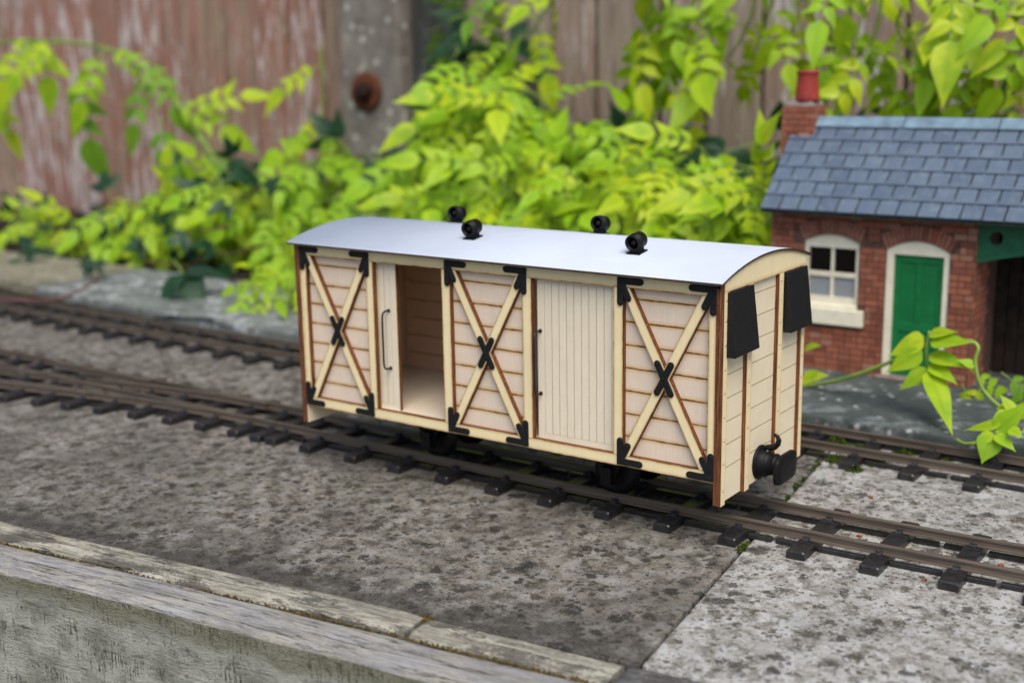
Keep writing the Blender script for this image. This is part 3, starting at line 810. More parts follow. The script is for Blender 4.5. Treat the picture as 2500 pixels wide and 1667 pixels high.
# ventilator hoods on the near end, wedge shaped
for y0 in (3.6, 71.6):
    b = MB(); xf = LV + 4.2
    b.prism([(0, 135.0), (1.3, 135.0), (5.2, 103.4), (4.6, 102.8), (0, 102.8)], lambda x, z: (xf + x, y0, z), lambda x, z: (xf + x, y0 + 27.4, z))
    b.build('ventilator_hood', M['black'], van, bevel=.35, seg=2)

# roof sheet
R = 182.0
def zr(y): return 148.0 - (R - math.sqrt(R * R - (y - 50.5) ** 2))
n = 40; vs = []; ys = [-4.6 + (110.2) * k / n for k in range(n + 1)]
b = MB()
XA, XB = -5.6, LV + 5.4
top = [(x, y, zr(y) + 1.05) for y in ys for x in (XA, XB)]; bot = [(x, y, zr(y)) for y in ys for x in (XA, XB)]
b.add(top, [(2 * k, 2 * k + 1, 2 * k + 3, 2 * k + 2) for k in range(n)], 0, None, True)
b.add(bot, [(2 * k, 2 * k + 1, 2 * k + 3, 2 * k + 2) for k in range(n)], 1, None, True)
for k in range(n):
    for s in (0, 1): b.add([top[2 * k + s], top[2 * k + 2 + s], bot[2 * k + 2 + s], bot[2 * k + s]], [(0, 1, 2, 3)], 1)
for k in (0, n): b.add([top[2 * k], top[2 * k + 1], bot[2 * k + 1], bot[2 * k]], [(0, 1, 2, 3)], 1)
M['roofedge'] = m_simple('roof_sheet_edge', (.055, .032, .026), .7, .4, .4)
roof = b.build('roof', [M['roof'], M['roofedge']], van)
# torpedo ventilators on the roof
for (x, y) in ((113, 26), (221, 24.6), (62.5, 76), (167, 76)):
    z = zr(y) + 1.05; a = math.asin(max(-1, min(1, -(y - 50.5) / R)))
    b = MB()
    b.box(-3.9, 3.9, -4.4, 4.4, -.6, .7); b.box(-2.4, 2.4, -3.4, 3.4, .6, 2.2)
    # an open tube with a cone inside
    n_ = 24; rings = [(-4.6, 4.0), (-4.3, 4.3), (-1.4, 4.3), (-1.4, 4.55), (.2, 4.55), (.2, 4.3), (4.3, 4.3), (4.6, 4.0), (4.6, 3.5), (-.5, 3.3), (-4.6, 3.5)]
    vs = []; 
    for (yy, r) in rings:
        for k in range(n_): t = 2 * math.pi * k / n_; vs.append((r * math.cos(t), yy, 6.0 + r * math.sin(t)))
    fs = [(i * n_ + k, i * n_ + (k + 1) % n_, ((i + 1) % len(rings)) * n_ + (k + 1) % n_, ((i + 1) % len(rings)) * n_ + k) for i in range(len(rings)) for k in range(n_)]
    b.add(vs, fs, 0, None, True)
    b.lathe([(-4.1, .2), (-3.6, 1.0), (-2.4, 2.0), (-.8, 2.9), (0, 3.32), (.8, 2.9), (2.4, 2.0), (3.6, 1.0), (4.1, .2)], (0, 0, 6.0), 'y', 20)
    me = b.mesh('roof_ventilator', M['blackplastic'])
    inst('roof_ventilator', me, van, (x, y, z), (a, 0, 0))

# floor, rear wall and inside
b = MB(); b.box(.1, LV - .1, YF + 3.3, 99, 41.6, 44.0); b.build('floor', M['floor'], van)
yR = 100.2
for (a, c) in bays:
    for k in range(8):
        ply('inner_plank', rect(a - 2.5, c + 2.5, PL[k] + .14, PL[k + 1] - .14), yR - 3.9, 1.2, 'side', M['inner'], van, [1, 0, 1, 0], 1.2, .9)
for (a, c) in ((55, 112), (166.6, 223.8)):
    b = MB(); b.box(a, c, yR - 3.6, yR - 2.4, 43.8, 136); b.build('rear_door_panel', M['plank'], van)
for z0, z1 in ((ZB, 44.3), (132.8, ZT)): ply('rear_rail', rect(0, LV, z0, z1), yR, 2.3, 'rear', M['frame'], van, [1, 0, 1, 0], 1.2)
for (a, c) in ST: ply('rear_stile', rect(a, c, 44.3, 132.8), yR, 2.3, 'rear', M['frame'], van, [0, 1, 0, 1], 1.2)
for z in (56, 79, 103):
    for x in (4.5, 50):
        b = MB(); b.box(x - 2, x + 2, yR - 6.0, yR - 3.95, z - 1, z + 1); b.build('inner_cleat', M['inner'], van)

# centre buffer with hook
bx = LV + 2.0; by, bz = 50.6, 36.6
b = MB(); b.lathe([(-.5, 9.2), (1.2, 9.2), (1.6, 8.8), (1.9, 7.6), (4.6, 7.4), (5.0, 6.9), (8.6, 5.4), (9.0, 5.9), (9.9, 5.9), (10.4, 5.4), (13.4, 4.4)], (bx, by, bz), 'x', 32)
buf = b.build('centre_buffer', M['blackplastic'], van)
b = MB(); pl = []
for k in range(28):        # a rounded oblong plate, slightly domed
    t = 2 * math.pi * k / 28; c_, s_ = math.cos(t), math.sin(t)
    pl.append((12.6 * math.copysign(abs(c_) ** .42, c_), 7.6 * math.copysign(abs(s_) ** .42, s_)))
xp = bx + 13.2; nP = 28; vs = []; 
for (dx, sc_) in ((0, .96), (.4, 1), (2.1, 1), (2.7, .95), (3.1, .6), (3.2, .02)):
    vs += [(xp + dx, by + p[0] * sc_, bz + p[1] * sc_ - .6) for p in pl]
fs = [(i * nP + k, i * nP + (k + 1) % nP, (i + 1) * nP + (k + 1) % nP, (i + 1) * nP + k) for i in range(5) for k in range(nP)] + [tuple(range(nP))]
b.add(vs, fs, 0, None, True); b.build('buffer_plate', M['blackplastic'], buf)
hk = [(bx + 3.5, by, bz + 7.0), (bx + 4.5, by, bz + 8.6), (bx + 6.6, by, bz + 9.0), (bx + 8.6, by, bz + 9.6), (bx + 10.2, by, bz + 11.4), (bx + 10.6, by, bz + 13.6), (bx + 9.8, by, bz + 15.4), (bx + 8.0, by, bz + 16.4)]
MB().tube(hk, [1.5, 1.7, 1.7, 1.6, 1.5, 1.35, 1.15, .7], 10).build('coupling_hook', M['blackplastic'], buf)
b = MB(); b.lathe([(-1.5, .6), (1.5, .6)], (bx + 5.2, by - 1.2, bz + 7.2), 'y', 10); b.build('hook_pin', M['rail'], buf)

# running gear
b = MB(); b.box(30, LV - 30, 28.5, 72.5, 29.5, 41.4); b.build('underfloor_light_block', M['blackplastic'], van, bevel=.4)  # black block added to stop light and keep the space below dark
for y in (26.0, 75.0):
    b = MB(); b.box(24, LV - 24, y - 1.6, y + 1.6, 31.5, 41.5); b.build('solebar', M['blackplastic'], van, bevel=.3)
for x in (76.0, 203.0):
    ax = empty('axle', (x, 50, 22.5)); ax.parent = van; ax.location = (Vector((x, 50, 22.5)) - Vector((139.5, 50.5, 10))) * K
    b = MB(); b.lathe([(-27, 1.6), (27, 1.6)], (x, 50, 22.5), 'y', 12); b.build('axle_rod', M['rail'], ax)
    for s in (-1, 1):
        b = MB(); b.lathe([(-4.6, 9.5), (-4.4, 12.6), (-1.6, 12.3), (-1.4, 14.2), (0, 14.2), (.3, 9.8), (.1, 3.2), (1.5, 3.0), (1.6, 1.7)][::-1] if s > 0 else [(-4.6, 9.5), (-4.4, 12.6), (-1.6, 12.3), (-1.4, 14.2), (0, 14.2), (.3, 9.8), (.1, 3.2), (1.5, 3.0), (1.6, 1.7)], (x, 49.3 - 12.9 if s < 0 else 49.3 + 12.9 + 4.6, 22.5), 'y', 32)
        b.build('wheel', M['blackplastic'], ax)
        ygd = 50.5 + s * 24.2
        b = MB()
        b.prism([(x - 11, 36), (x - 3.6, 20), (x - 3.6, 15.2), (x + 3.6, 15.2), (x + 3.6, 20), (x + 11, 36), (x + 8, 36), (x + 2.6, 27), (x - 2.6, 27), (x - 8, 36)], lambda u, z: (u, ygd - .8, z), lambda u, z: (u, ygd + .8, z))
        g_ = b.build('axle_guard', M['blackplastic'], van)
        b = MB(); b.box(x - 3.4, x + 3.4, ygd - 4.2 if s < 0 else ygd + .6, ygd - .6 if s < 0 else ygd + 4.2, 17.2, 27.4); b.build('axle_box', M['blackplastic'], g_, bevel=.6, seg=2)
        b = MB()
        for k in range(3): b.box(x - 12 + 2.5 * k, x + 12 - 2.5 * k, ygd - 2.2, ygd + 2.2, 31.0 - 1.3 * k, 32.2 - 1.3 * k)
        b.build('leaf_spring', M['blackplastic'], g_)
#PART2
# ------------------------------------------------------------------ the model station building
HX0, HX1, HY, HZ = 154.5, 306.0, 345.0, 14.0
house = tag(empty('station_building', (230, 392, HZ)), 'model brick station building with slate roof, green door and red chimney pot', 'building')
WIN = (181.0, 223.5, 64.0, 111.0, 116.6)      # x0, x1, z0, spring, crown
DOR = (243.6, 288.6, 14.0, 108.5, 115.5)
def arch_z(op, x):
    x0, x1, z0, zs, zc = op; u = (x - (x0 + x1) / 2) / ((x1 - x0) / 2)
    return zs + (zc - zs) * (1 - u * u)
# mortar core of the front wall with real openings, built in strips
core = MB(); D = 12.0
def col_strip(x0, x1, z0, z1, za=None): 
    zt0, zt1 = (za if za else (z1, z1))
    core.add([(x0, HY + .45, z0), (x1, HY + .45, z0), (x1, HY + .45, zt1), (x0, HY + .45, zt0), (x0, HY + D, z0), (x1, HY + D, z0), (x1, HY + D, zt1), (x0, HY + D, zt0)],
             [(0, 1, 2, 3), (7, 6, 5, 4), (0, 4, 5, 1), (3, 2, 6, 7), (0, 3, 7, 4), (1, 5, 6, 2)])
ZE = 134.5
for (a, c) in ((HX0, WIN[0]), (WIN[1], DOR[0]), (DOR[1], HX1)): col_strip(a, c, HZ, ZE)
col_strip(WIN[0], WIN[1], HZ, WIN[2])
for op in (WIN, DOR):
    n = 12
    for k in range(n):
        a = op[0] + (op[1] - op[0]) * k / n; c = op[0] + (op[1] - op[0]) * (k + 1) / n
        core.add([(a, HY + .45, arch_z(op, a)), (c, HY + .45, arch_z(op, c)), (c, HY + .45, ZE), (a, HY + .45, ZE), (a, HY + D, arch_z(op, a)), (c, HY + D, arch_z(op, c)), (c, HY + D, ZE), (a, HY + D, ZE)],
                 [(0, 1, 2, 3), (7, 6, 5, 4), (0, 4, 5, 1), (3, 2, 6, 7)])
core.box(HX0, HX0 + D, HY + D, 439, HZ, ZE); core.box(HX1 - D, HX1, HY + D, 439, HZ, ZE); core.box(HX0 + D, 436, 427, 439, HZ, ZE)
core.add([(HX0, HY, ZE), (HX0, 439, ZE), (HX0, 392, 186), (HX0 + D, HY, ZE), (HX0 + D, 439, ZE), (HX0 + D, 392, 186)], [(0, 1, 2), (5, 4, 3), (0, 2, 5, 3), (1, 4, 5, 2)])
wall = core.build('wall', M['mortar'], house)
BRK = MB().box(-.5, .5, -.5, .5, -.5, .5).mesh('brick', M['brick']); 
for v in BRK.vertices: v.co *= 1000          # a unit brick, scaled by each object
BRK_M = BRK
def brick(x0, x1, z0, z1, parent, y=HY, dy=.55):
    inst('brick', BRK_M, parent, ((x0 + x1) / 2, y + .45 + .25 + rnd.uniform(-.09, .09) - dy / 2, (z0 + z1) / 2), None, ((x1 - x0) * K, (dy + .5) * K, (z1 - z0) * K))
def ring(op, x, z, t=11.5):
    """inside the brick arch over an opening"""
    x0, x1, z0, zs, zc = op; cx = (x0 + x1) / 2; hw = (x1 - x0) / 2
    if z < zs - 1: return False
    r = ((x - cx) / (hw + 7.5)) ** 2 + ((z - zs) / (zc - zs + t)) ** 2
    return r < 1.0
CH = 4.75; BL = 9.4; MG = .75
nb = 0
for r in range(int((ZE - HZ) / CH)):
    z0 = HZ + r * CH; z1 = z0 + CH - MG; zm = (z0 + z1) / 2
    off = (0, -BL / 2)[r % 2]; x = HX0 + off
    while x < HX1:
        L = BL if (r * 7 + int(x)) % 5 else BL / 2
        a, c = max(x, HX0), min(x + L - MG, HX1); x += L
        segs = [(a, c)]
        for op, sill in ((WIN, True), (DOR, False)):
            top = op[3] + 1
            res = []
            for (p, q) in segs:
                if zm > op[2] - (16 if sill else 0) and zm < op[3] + 1:
                    lo, hi = op[0] - .4, op[1] + .4
                    if zm < op[2] and sill: lo, hi = op[0] - 3, op[1] + 6
                    if q <= lo or p >= hi: res.append((p, q))
                    else:
                        if p < lo: res.append((p, lo))
                        if q > hi: res.append((hi, q))
                else: res.append((p, q))
            segs = res
        for (p, q) in segs:
            if q - p < 1.2: continue
            if any(ring(op, (p + q) / 2, zm) or ring(op, p + .8, zm) or ring(op, q - .8, zm) for op in (WIN, DOR)): 
                continue
            if zm > op[2] and DOR[0] < (p + q) / 2 < DOR[1] and zm < arch_z(DOR, (p + q) / 2): continue
            brick(p, q, z0, z1, wall); nb += 1
# pier and reveal bricks that face the shelter
for r in range(int((ZE - HZ) / CH)):
    z0 = HZ + r * CH; d = 0
    while d < 30:
        L = BL if (r + int(d)) % 3 else BL / 2
        inst('brick', BRK_M, wall, (HX1 + .1, HY + D * 0 + d + L / 2, z0 + (CH - MG) / 2), None, (.7 * K, (L - MG) * K, (CH - MG) * K)); d += L
# arches of upright bricks
def voussoirs(op, n, t=10.5):
    x0, x1, z0, zs, zc = op; cx = (x0 + x1) / 2; hw = (x1 - x0) / 2 + .6
    for k in range(n):
        u0 = -1 + 2 * (k + .11) / n; u1 = -1 + 2 * (k + .89) / n
        P = []
        for u in (u0, u1):
            xi = cx + u * hw; zi = zs + (zc - zs) * (1 - u * u) + .5
            sl = u * .42
            P.append(((xi, zi), (xi + t * math.sin(sl), zi + t * math.cos(sl))))
        poly = [P[0][0], P[1][0], P[1][1], P[0][1]]; e = rnd.uniform(-.12, .12)
        b = MB(); b.prism(poly, lambda x, z: (x, HY - .15 + e, z), lambda x, z: (x, HY + .6, z))
        b.build('arch_brick', M['voussoir'] if rnd.random() < .6 else M['brick'], wall)
voussoirs(WIN, 15); voussoirs(DOR, 16)

# sash window
win = empty('window', ((WIN[0] + WIN[1]) / 2, HY, WIN[2])); win.parent = house; win.location = (Vector(((WIN[0] + WIN[1]) / 2, HY, WIN[2])) - Vector((230, 392, HZ))) * K
x0, x1, z0, zs, zc = WIN
yf = HY + 2.2
b = MB(); b.box(x0 - .3, x0 + 3.0, yf, yf + 4, z0, zs + 1); b.box(x1 - 3.0, x1 + .3, yf, yf + 4, z0, zs + 1); b.box(x0 + 3.4, x1 - 3.4, yf + .1, yf + 4, z0, z0 + 5.5)
n = 16
for k in range(n):
    a = x0 + (x1 - x0) * k / n; c = x0 + (x1 - x0) * (k + 1) / n
    b.add([(a, yf + .05, zs - 4.6), (c, yf + .05, zs - 4.6), (c, yf + .05, arch_z(WIN, c) + .3), (a, yf + .05, arch_z(WIN, a) + .3), (a, yf + 4, zs - 4.6), (c, yf + 4, zs - 4.6), (c, yf + 4, arch_z(WIN, c)), (a, yf + 4, arch_z(WIN, a))], [(0, 1, 2, 3), (0, 4, 5, 1)])
b.build('window_frame', M['cream'], win)
xm = (x0 + x1) / 2; zm = 86.3
b = MB(); b.box(x0 + 3.4, x1 - 3.4, yf + .8, yf + 3.6, zm - 1.8, zm + 1.8); b.build('meeting_rail', M['cream'], win, bevel=.3)
for (a, c) in ((z0 + 5.5, zm - 2.1), (zm + 2.1, zs - 4.6)):
    b = MB(); b.box(xm - 1.1, xm + 1.1, yf + .9, yf + 3.4, a, c); b.build('glazing_bar', M['cream'], win, bevel=.2)
    for (p, q) in ((x0 + 3.4, xm - 1.4), (xm + 1.4, x1 - 3.4)):
        b = MB(); b.box(p, q, yf + 2.6, yf + 3.0, a, c); b.build('pane', M['pane_dark'] if a > zm else M['pane_pale'], win)
b = MB(); b.box(x0 - 2.6, x1 + 5.4, HY - 3.6, yf + 3, 49.5, 61.6); b.box(x0 + .2, x1 - .2, HY - .8, yf + 3.5, 61.5, z0 + .2)
b.build('window_sill', M['cream'], win, bevel=.5)

# door
dor = empty('door', (266, HY, HZ)); dor.parent = house; dor.location = (Vector((266, HY, HZ)) - Vector((230, 392, HZ))) * K
x0, x1, z0, zs, zc = DOR
b = MB(); yf = HY + 1.4
b.box(x0 - .3, x0 + 5.2, yf, yf + 4, z0, zs + 1); b.box(x1 - 4.2, x1 + .3, yf, yf + 4, z0, zs + 1)
for k in range(n):
    a = x0 + (x1 - x0) * k / n; c = x0 + (x1 - x0) * (k + 1) / n
    b.add([(a, yf + .05, zs - 3.2), (c, yf + .05, zs - 3.2), (c, yf + .05, arch_z(DOR, c) + .3), (a, yf + .05, arch_z(DOR, a) + .3), (a, yf + 4, zs - 3.2), (c, yf + 4, zs - 3.2), (c, yf + 4, arch_z(DOR, c)), (a, yf + 4, arch_z(DOR, a))], [(0, 1, 2, 3), (0, 4, 5, 1)])
b.build('door_frame', M['cream'], dor)
b = MB(); b.box(x0 + 5.2, x1 - 4.2, yf + 3.2, yf + 4.2, z0 + 1.5, zs - 3.2); b.build('door_leaf', M['green'], dor)
dx0, dx1 = x0 + 5.2, x1 - 4.2; dm = (dx0 + dx1) / 2
for (a, c, p, q) in ((dx0, dx0 + 4.5, z0 + 1.5, zs - 3.2), (dx1 - 4.5, dx1, z0 + 1.5, zs - 3.2), (dx0 + 4.5, dx1 - 4.5, z0 + 1.5, z0 + 9), (dx0 + 4.5, dx1 - 4.5, 49, 55), (dx0 + 4.5, dx1 - 4.5, zs - 9, zs - 3.2), (dm - 2, dm + 2, 55, zs - 9), (dm - 2, dm + 2, z0 + 9, 49)):
    b = MB(); b.box(a, c, yf + 2.3, yf + 3.3, p, q); b.build('door_rail', M['green'], dor, bevel=.25)
b = MB(); b.box(x0 - 4, x1 + 4, HY - 6, HY + 4, HZ, HZ + 2.2); b.build('door_step', M['capstone'], dor, bevel=.5)
b = MB(); b.lathe([(0, .5), (-2.5, .6), (-3.2, 1.7), (-4.2, 1.5), (-4.6, .3)], (232.5, HY, 62.5), 'y', 12); b.build('wall_hook', M['voussoir'], house)

# shelter opening to the right of the pier
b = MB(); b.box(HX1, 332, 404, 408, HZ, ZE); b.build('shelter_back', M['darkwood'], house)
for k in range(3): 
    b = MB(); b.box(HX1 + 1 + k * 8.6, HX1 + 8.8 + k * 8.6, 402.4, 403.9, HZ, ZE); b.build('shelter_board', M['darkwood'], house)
poly = [(HX1 + .3, 102.0)] 
arcp = [(HX1 + .3 + 62 * k / 20, 104.5 + 9.5 * math.sin(math.pi / 2 * k / 20) ) for k in range(21)]
arcp += [(HX1 + 62.3 + 62 * k / 20, 104.5 + 9.5 * math.cos(math.pi / 2 * k / 20)) for k in range(1, 21)]
# valance with a round hole: built from strips around the hole
hx, hz, hr = 318.5, 121.2, 4.6
b = MB(); yv = HY + 2.0
def vbox(xa, xb, z0f, z1f, N=10):
    for k in range(N):
        a = xa + (xb - xa) * k / N; c = xa + (xb - xa) * (k + 1) / N
        b.add([(a, yv, z0f(a)), (c, yv, z0f(c)), (c, yv, z1f(c)), (a, yv, z1f(a)), (a, yv + 3, z0f(a)), (c, yv + 3, z0f(c)), (c, yv + 3, z1f(c)), (a, yv + 3, z1f(a))], [(0, 1, 2, 3), (7, 6, 5, 4), (0, 4, 5, 1), (3, 2, 6, 7)])
def va(x): u = (x - HX1) / 62 if x < HX1 + 62 else 2 - (x - HX1) / 62; return 103.5 + 10 * math.sin(math.pi / 2 * max(0, min(1, u)))
vbox(HX1 + .2, hx - hr, va, lambda x: 134.0); vbox(hx + hr, HX1 + 124, va, lambda x: 134.0, 30)
vbox(hx - hr, hx + hr, va, lambda x: hz - math.sqrt(max(0, hr * hr - (x - hx) ** 2)), 20); vbox(hx - hr, hx + hr, lambda x: hz + math.sqrt(max(0, hr * hr - (x - hx) ** 2)), lambda x: 134.0, 20)
val = b.build('valance', M['greendark'], house)
b = MB(); pts = [(HX1 + .4 + 123 * k / 40, yv - .6, va(HX1 + .4 + 123 * k / 40) - .2) for k in range(41)]
for p, q in zip(pts, pts[1:]):
    b.add([p, q, (q[0], q[1], q[2] + 1.8), (p[0], p[1], p[2] + 1.8), (p[0], p[1] + 4, p[2]), (q[0], q[1] + 4, q[2]), (q[0], q[1] + 4, q[2] + 1.8), (p[0], p[1] + 4, p[2] + 1.8)], [(0, 1, 2, 3), (0, 4, 5, 1), (3, 2, 6, 7)])
b.build('valance_bead', M['greendark'], val)
b = MB(); b.box(430, 436, HY, HY + 12, HZ, 134); b.build('shelter_post', M['greendark'], house)

# roof: boarding below, slates above
RY, RZ = 392.0, 196.5; EY, EZ = 330.0, 134.8
sl = Vector((0, RY - EY, RZ - EZ)).normalized(); nr = Vector((0, -sl.z, sl.y))
rf = MB(); RXa, RXb = 152.0, 436.0
rf.prism([(EY, EZ), (RY, RZ), (2 * RY - EY, EZ), (2 * RY - EY, EZ - 2.2), (RY, RZ - 2.4), (EY, EZ - 2.2)], lambda y, z: (RXa + .6, y, z - .6), lambda y, z: (RXb, y, z - .6))
hroof = rf.build('roof', M['slate_under'], house)
SLW, SLP = 14.6, 13.55
slm = [MB().box(-SLW / 2 + .62, SLW / 2 - .62, 0, SLP * 1.35, 0, 1.15).mesh('slate', M['slate'], bevel=.12) for _ in range(1)]
slh = MB().box(-SLW / 4 + .5, SLW / 4 - .5, 0, SLP * 1.35, 0, 1.15).mesh('slate', M['slate'], bevel=.12)
ang = math.atan2(sl.z, sl.y)
for r in range(6):
    off = 0 if r % 2 == 0 else SLW / 2
    x = RXa
    k = 0
    while x < RXb - 1:
        half = (k == 0 and r % 2 == 1); w = SLW / 2 if half else SLW
        p = Vector((x + w / 2, EY, EZ)) + sl * (r * SLP - 1.0) + nr * (.75 + rnd.uniform(0, .12))
        inst('slate', slh if half else slm[0], hroof, p, (ang - .085 + rnd.uniform(-.008, .008), rnd.uniform(-.006, .006), rnd.uniform(-.008, .008)))
        x += w; k += 1
x = RXa + 18
k = 0
while x < RXb:
    b = MB(); L = 68
    b.prism([(-7.6, -6.0), (-.9, .75), (.9, .75), (7.6, -6.0), (7.6, -7.2), (0, .0), (-7.6, -7.2)], lambda y, z: (x, RY + y, RZ + z + 2.6), lambda y, z: (x + L - .8, RY + y, RZ + z + 2.6))
    b.build('ridge_tile', M['ridge'], hroof, bevel=.3); x += L
# chimney
ch = empty('chimney', (159, 392, 160)); ch.parent = house; ch.location = (Vector((159, 392, 160)) - Vector((230, 392, HZ))) * K
cx0, cx1, cy0, cy1, cz1 = 145.6, 170.5, 379.0, 405.0, 207.5
b = MB(); b.box(cx0 + .4, cx1 - .4, cy0 + .4, cy1 - .4, 14, cz1); stack = b.build('stack', M['mortar'], ch)
for r in range(23):
    z0 = 98.5 + r * CH; z1 = z0 + CH - MG
    for (face) in ('f', 'r'):
        d = 0 if r % 2 else -BL / 2; W_ = (cx1 - cx0) if face == 'f' else (cy1 - cy0)
        while d < W_:
            a, c = max(d, 0), min(d + BL - MG, W_); d += BL
            if c - a < 1: continue
            if face == 'f': inst('brick', BRK_M, stack, (cx0 + (a + c) / 2, cy0 + .3, (z0 + z1) / 2), None, ((c - a) * K, 1.1 * K, (z1 - z0) * K))
            elif z0 > 170: inst('brick', BRK_M, stack, (cx1 - .3, cy0 + (a + c) / 2, (z0 + z1) / 2), None, (1.1 * K, (c - a) * K, (z1 - z0) * K))
b = MB(); prof = [(cx0 + .6, cx1 - .6, cy0 + .6, cy1 - .6, cz1 - .2), (cx0 + 2.2, cx1 - 2.2, cy0 + 2.2, cy1 - 2.2, cz1 + 2.4), (cx0 + 5, cx1 - 4, cy0 + 5, cy1 - 5, cz1 + 5.0)]
vs = []
for (a, c, d, e, z) in prof: vs += [(a, d, z), (c, d, z), (c, e, z), (a, e, z)]
b.add(vs, [(i * 4 + k, i * 4 + (k + 1) % 4, (i + 1) * 4 + (k + 1) % 4, (i + 1) * 4 + k) for i in range(2) for k in range(4)] + [(8, 9, 10, 11)])
b.build('flaunching', M['capstone'], ch, bevel=.6, seg=2)
b = MB(); b.lathe([(0, 9.4), (2, 9.1), (18.5, 7.9), (20, 7.9), (20.6, 8.5), (22.2, 8.5), (22.8, 8.0), (22.8, 6.6), (14, 6.4)], (161.0, 390.0, cz1 + 3.6), 'z', 32); b.build('chimney_pot', M['pot'], ch)

# ------------------------------------------------------------------ fence
FY = 752.0
fence = tag(empty('board_fence', (-500, FY, 0)), 'old vertical board fence with peeling red paint behind the plants', 'fence')
fx = -2000.0; k = 0
FB = [MB().box(-56, 56, -7, 7, -180, 960).mesh('fence_board', M['fence_red'], bevel=2), MB().box(-56, 56, -7, 7, -180, 960).mesh('fence_board', M['fence_grey'], bevel=2)]
while fx < 1100:
    w = rnd.choice((58, 66, 74, 84)); left = fx < -640
    o = inst('fence_board', FB[0 if left or (rnd.random() < .12 and fx > -300) else 1], fence, (fx + w / 2, FY + rnd.uniform(-4, 4), rnd.uniform(-6, 6)), (0, rnd.uniform(-.004, .004), rnd.uniform(-.05, .05)), ((w - 5) / 112, 1, 1))
    fx += w
b = MB(); b.box(-2050, 1150, FY + 46, FY + 56, -190, 950); b.build('fence_backing', M['fence_dark'], fence)
for z in (-60, 700):
    b = MB(); b.box(-2050, 1150, FY + 14, FY + 44, z, z + 70); b.build('fence_rail', M['fence_grey'], fence)
b = MB(); b.box(-504, -432, 722, 742, -150, 930); b.build('shadow_batten', M['fence_dark'], fence, bevel=2)  # batten coloured dark to stand for the shadowed strip beside the post
b = MB(); b.box(-609, -508, 700, 800, -200, 1050)
post = b.build('concrete_post', M['post'], None, origin=(-558, 750, -200), bevel=5, seg=2); tag(post, 'lichened grey concrete fence post with a rusty bolt', 'post')
b = MB(); b.lathe([(0, 25), (-4, 25), (-5.5, 23.5), (-5.0, 12)], (-563.6, 700, 207.7), 'y', 28); wsh = b.build('washer', M['rust'], post)
b = MB(); b.lathe([(-4, 12.5), (-10, 12), (-15, 9), (-16.5, 4)], (-563.6, 700, 207.7), 'y', 14); b.build('bolt', M['boltdark'], wsh)

# ------------------------------------------------------------------ plants
def leaflet(b, base, d, nrm, L, W, curl, fold, r, seg=7, tipx=1.5):
    d = d.normalized(); side = nrm.cross(d).normalized(); nn = d.cross(side).normalized()
    vs = []; sc = []; bend = r.uniform(-.12, .12)
    for i in range(seg + 1):
        t = i / seg
        w = W * (t ** .55) * ((1 - t) ** 1.22) * 2.1 * (1 - .35 * t ** 2) if 0 < t < 1 else 0
        w = max(w, .15)
        c = base + d * (L * t * (1 - .18 * abs(curl) * t)) - nn * (curl * L * t * t) + side * (bend * L * t * t)
        z = nn * (fold * w)
        vs += [c - side * w + z, c, c + side * w + z]; sc += [.02, 1.0, .02]
    fs = []
    for i in range(seg):
        a = i * 3; fs += [(a, a + 1, a + 4, a + 3), (a + 1, a + 2, a + 5, a + 4)]
    b.add(vs, fs, 0, sc, True)
def pinnate(seed, mat, pairs=3, size=1.0):
    """a jasmine leaf: pairs of leaflets and a long pointed end leaflet, along +x"""
    r = random.Random(seed); b = MB(); X = Vector((1, 0, 0)); Zv = Vector((0, 0, 1))
    n = pairs; pos = [12 + 10.5 * k for k in range(n)]; Lr = 12 + 10.5 * n
    droop = r.uniform(.0035, .008)
    def rp(x): return Vector((x, 0, -droop * x * x))
    b.tube([rp(Lr * k / 6) for k in range(7)], [.9, .8, .7, .65, .6, .55, .5], 5, 1)
    for k, x in enumerate(pos):
        for s in (-1, 1):
            a = r.uniform(.7, 1.0); L = r.uniform(16, 22) * (1 - .12 * abs(k - n / 2))
            d = Vector((math.cos(a), s * math.sin(a), r.uniform(-.45, .1)))
            nn = Vector((0, -s * r.uniform(.0, .35), 1))
            leaflet(b, rp(x) + Vector((0, s * .6, 0)), d, nn, L, L * r.uniform(.31, .39), r.uniform(.05, .4), r.uniform(.1, .45), r)
    L = r.uniform(32, 42)
    leaflet(b, rp(Lr), Vector((1, r.uniform(-.2, .2), r.uniform(-.7, -.2))), Zv, L, L * r.uniform(.30, .36), r.uniform(.05, .35), r.uniform(.08, .35), r, 8)
    b.v = [tuple(Vector(p) * size) for p in b.v]
    return b
def simple_leaf(seed, L, W):
    r = random.Random(seed); b = MB()
    b.tube([(0, 0, 0), (6, 0, .4), (12, 0, 0)], .6, 5, 1)
    leaflet(b, Vector((12, 0, 0)), Vector((1, 0, -.15)), Vector((0, 0, 1)), L, W, r.uniform(.05, .3), r.uniform(.05, .35), r, 8)
    return b
LEAFB = [pinnate(100 + k, 0, (3, 3, 2, 3)[k % 4]) for k in range(10)]
LEAF = [b.mesh('leaf', [M['leaf'], M['stem']]) for b in LEAFB]
LEAFG = [b.mesh('leaf', [M['leaf_mid'], M['stem']]) for b in LEAFB[:6]]
def trifoliate(seed):
    r = random.Random(seed); b = MB(); b.tube([(0, 0, 0), (12, 0, 0), (24, 0, -1)], .7, 5, 1)
    for a, L in ((0, 38), (1.05, 32), (-1.05, 32)):
        leaflet(b, Vector((24, 0, -1)), Vector((math.cos(a), math.sin(a), r.uniform(-.5, 0))), Vector((0, 0, 1)), L, L * .36, r.uniform(.05, .3), r.uniform(.1, .4), r, 8)
    return b
DARKB = [trifoliate(k) for k in range(4)] + [simple_leaf(k + 9, 46, 17) for k in range(2)]
DARK = [b.mesh('leaf', [M['leaf_dark'], M['stem']]) for b in DARKB]
TOCAM = (-RF).normalized()

